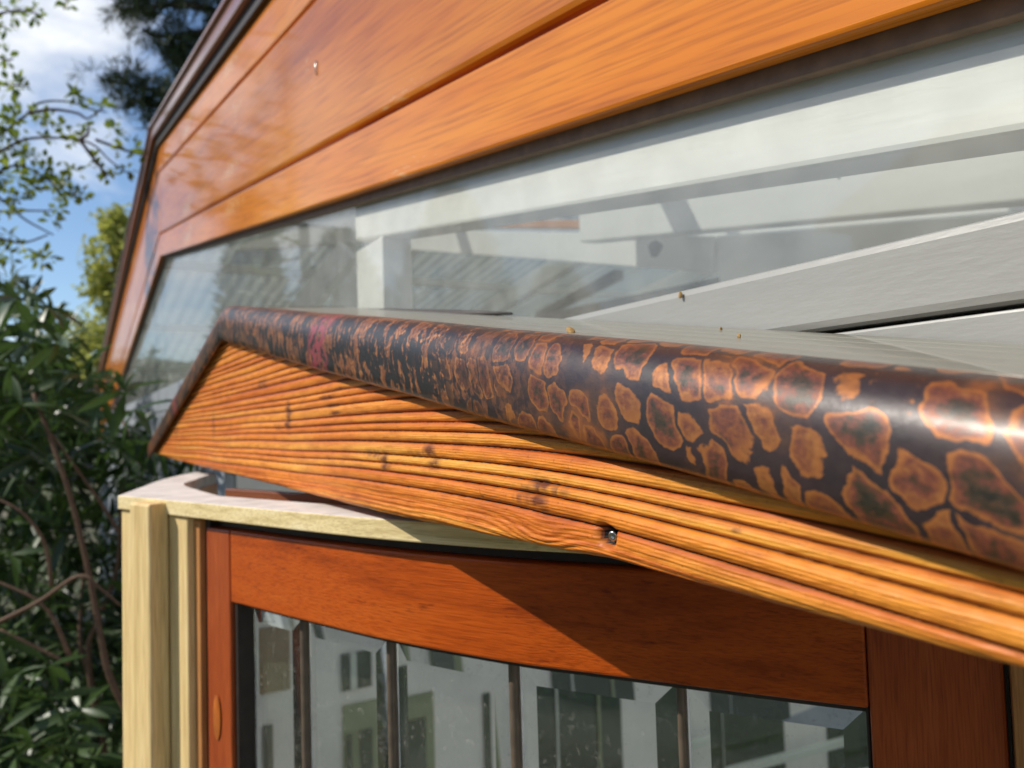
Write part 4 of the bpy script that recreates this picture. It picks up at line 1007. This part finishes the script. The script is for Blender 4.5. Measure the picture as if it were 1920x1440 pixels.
# --- tall conifers closing the garden just outside the frame; they show in the varnish and the glass
for i, (th, dist, hh, w) in enumerate([(7.2, 9.5, 2.7, .5), (13, 8.8, 2.1, 1.0), (21, 8.4, 2.5, 1.1), (29, 8.8, 1.7, 1.1)]):
    a = math.radians(th); c = Vector((-dist*math.cos(a), -dist*math.sin(a), 0)); r = np.random.RandomState(50+i)
    lab = ['slim tall conifer nearest the summerhouse in the garden row', 'medium rounded conifer second from the summerhouse', 'broad tall conifer third from the summerhouse', 'lowest broad conifer at the far end of the garden row'][i]
    t = empty('conifer', (c.x, c.y, -1.75), lab, 'tree', 'conifers along the garden side')
    tube('trunk', [Vector((c.x, c.y, -1.75)), Vector((c.x, c.y, hh*.9))], [.14, .03], M_barkd, t, 8)
    P = []; D = []; S = []
    for k in range(5200):
        f = r.rand()**.7; z = -1.6+(hh+1.6)*f; rad = w*(1-f**2.2)*(.75+.25*r.rand()); ph = r.uniform(0, 6.283)
        P.append((c.x+rad*math.cos(ph), c.y+rad*math.sin(ph), z)); D.append((math.cos(ph)*.6, math.sin(ph)*.6, r.uniform(.2, 1))); S.append(r.uniform(.12, .26))
    f_ = scatter('foliage', P, D, S, 'long', M_lf_hedge, t, 60+i); tag(f_, kind='stuff')

# --- white house across the garden (behind the viewer), mirrored in the door panes
nh = empty('white_house', (-1, -9.5, -1.75), 'white rendered house across the garden mirrored in the door glass', 'house')
M_render = paint('white_render', (.72, .71, .67), rough=.8, scale=2); M_tile = paint('roof_tile', (.20, .09, .06), rough=.8, scale=6)
wins = [(-6.2, -5.1, -.9, .3), (-4.2, -3.4, -.9, .3), (-2.4, -1.2, -1.7, .35), (-.2, .9, -.9, .3), (2.0, 3.2, -.9, .3), (4.5, 5.6, -.9, .3)]
xs_ = sorted({-7.5, 7.0}|{w for a in wins for w in a[:2]})
for i in range(len(xs_)-1):
    a, b_ = xs_[i], xs_[i+1]; w = [w for w in wins if w[0] <= a < w[1]]
    if w:
        z0, z1 = w[0][2:]
        box('wall', (a, -9.6, -1.75), (b_, -9.3, z0), M_render, nh, 0); box('wall', (a, -9.6, z1), (b_, -9.3, 2.9), M_render, nh, 0)
        box('window_pane', (a, -9.5, z0), (b_, -9.48, z1), M_dkgreen, nh, 0); box('window_bar', ((a+b_)/2-.04, -9.47, z0), ((a+b_)/2+.04, -9.42, z1), M_curtain, nh, 0)
    else: box('wall', (a, -9.6, -1.75), (b_, -9.3, 2.9), M_render, nh, 0)
V = [(-7.9, -9.0, 2.85), (7.4, -9.0, 2.85), (7.4, -12.4, 4.9), (-7.9, -12.4, 4.9), (-7.9, -9.0, 2.75), (7.4, -9.0, 2.75), (7.4, -15.8, 2.75), (-7.9, -15.8, 2.75)]
o = mesh_obj('roof', V, [[0, 1, 2, 3], [0, 4, 5, 1], [4, 7, 6, 5], [3, 2, 6, 7], [0, 3, 7, 4], [1, 5, 6, 2]], M_tile, nh); recalc(o)
for wx in (-7.5, 6.7): box('wall', (wx, -15.5, -1.75), (wx+.3, -9.61, 2.74), M_render, nh, 0)

# ------------------------------------------------------------------ sub-parts hang on the part they belong to
bpy.context.view_layer.update()
def hang(o, p):
    m = o.matrix_world.copy(); o.parent = p; o.matrix_parent_inverse = p.matrix_world.inverted()
    bpy.context.view_layer.update(); o.matrix_world = m
def of(parent, stem_): return [c for c in parent.children if c.name.split('.')[0] == stem_]
planks = sorted(of(house, 'gable_plank'), key=lambda o: o.name)
hang(of(house, 'staple')[0], planks[1]); hang(of(house, 'knot')[0], of(house, 'tie_beam')[0])
hang(of(canopy, 'screw')[0], of(canopy, 'fascia_board')[0]); hang(of(frame, 'nail_head')[0], of(frame, 'batten')[0])
hang(of(door, 'wood_plug')[0], sorted(of(door, 'stile'), key=lambda o: o.name)[0])
pw_ = of(part, 'wall_panel')[0]
for n_ in ('window_pane', 'glazing_bar', 'lower_panel', 'tan_board'):
    for c in of(part, n_): hang(c, pw_)
for w_ in of(nh, 'window_bar'):
    hang(w_, min(of(nh, 'window_pane'), key=lambda p: (p.location-w_.location).length))
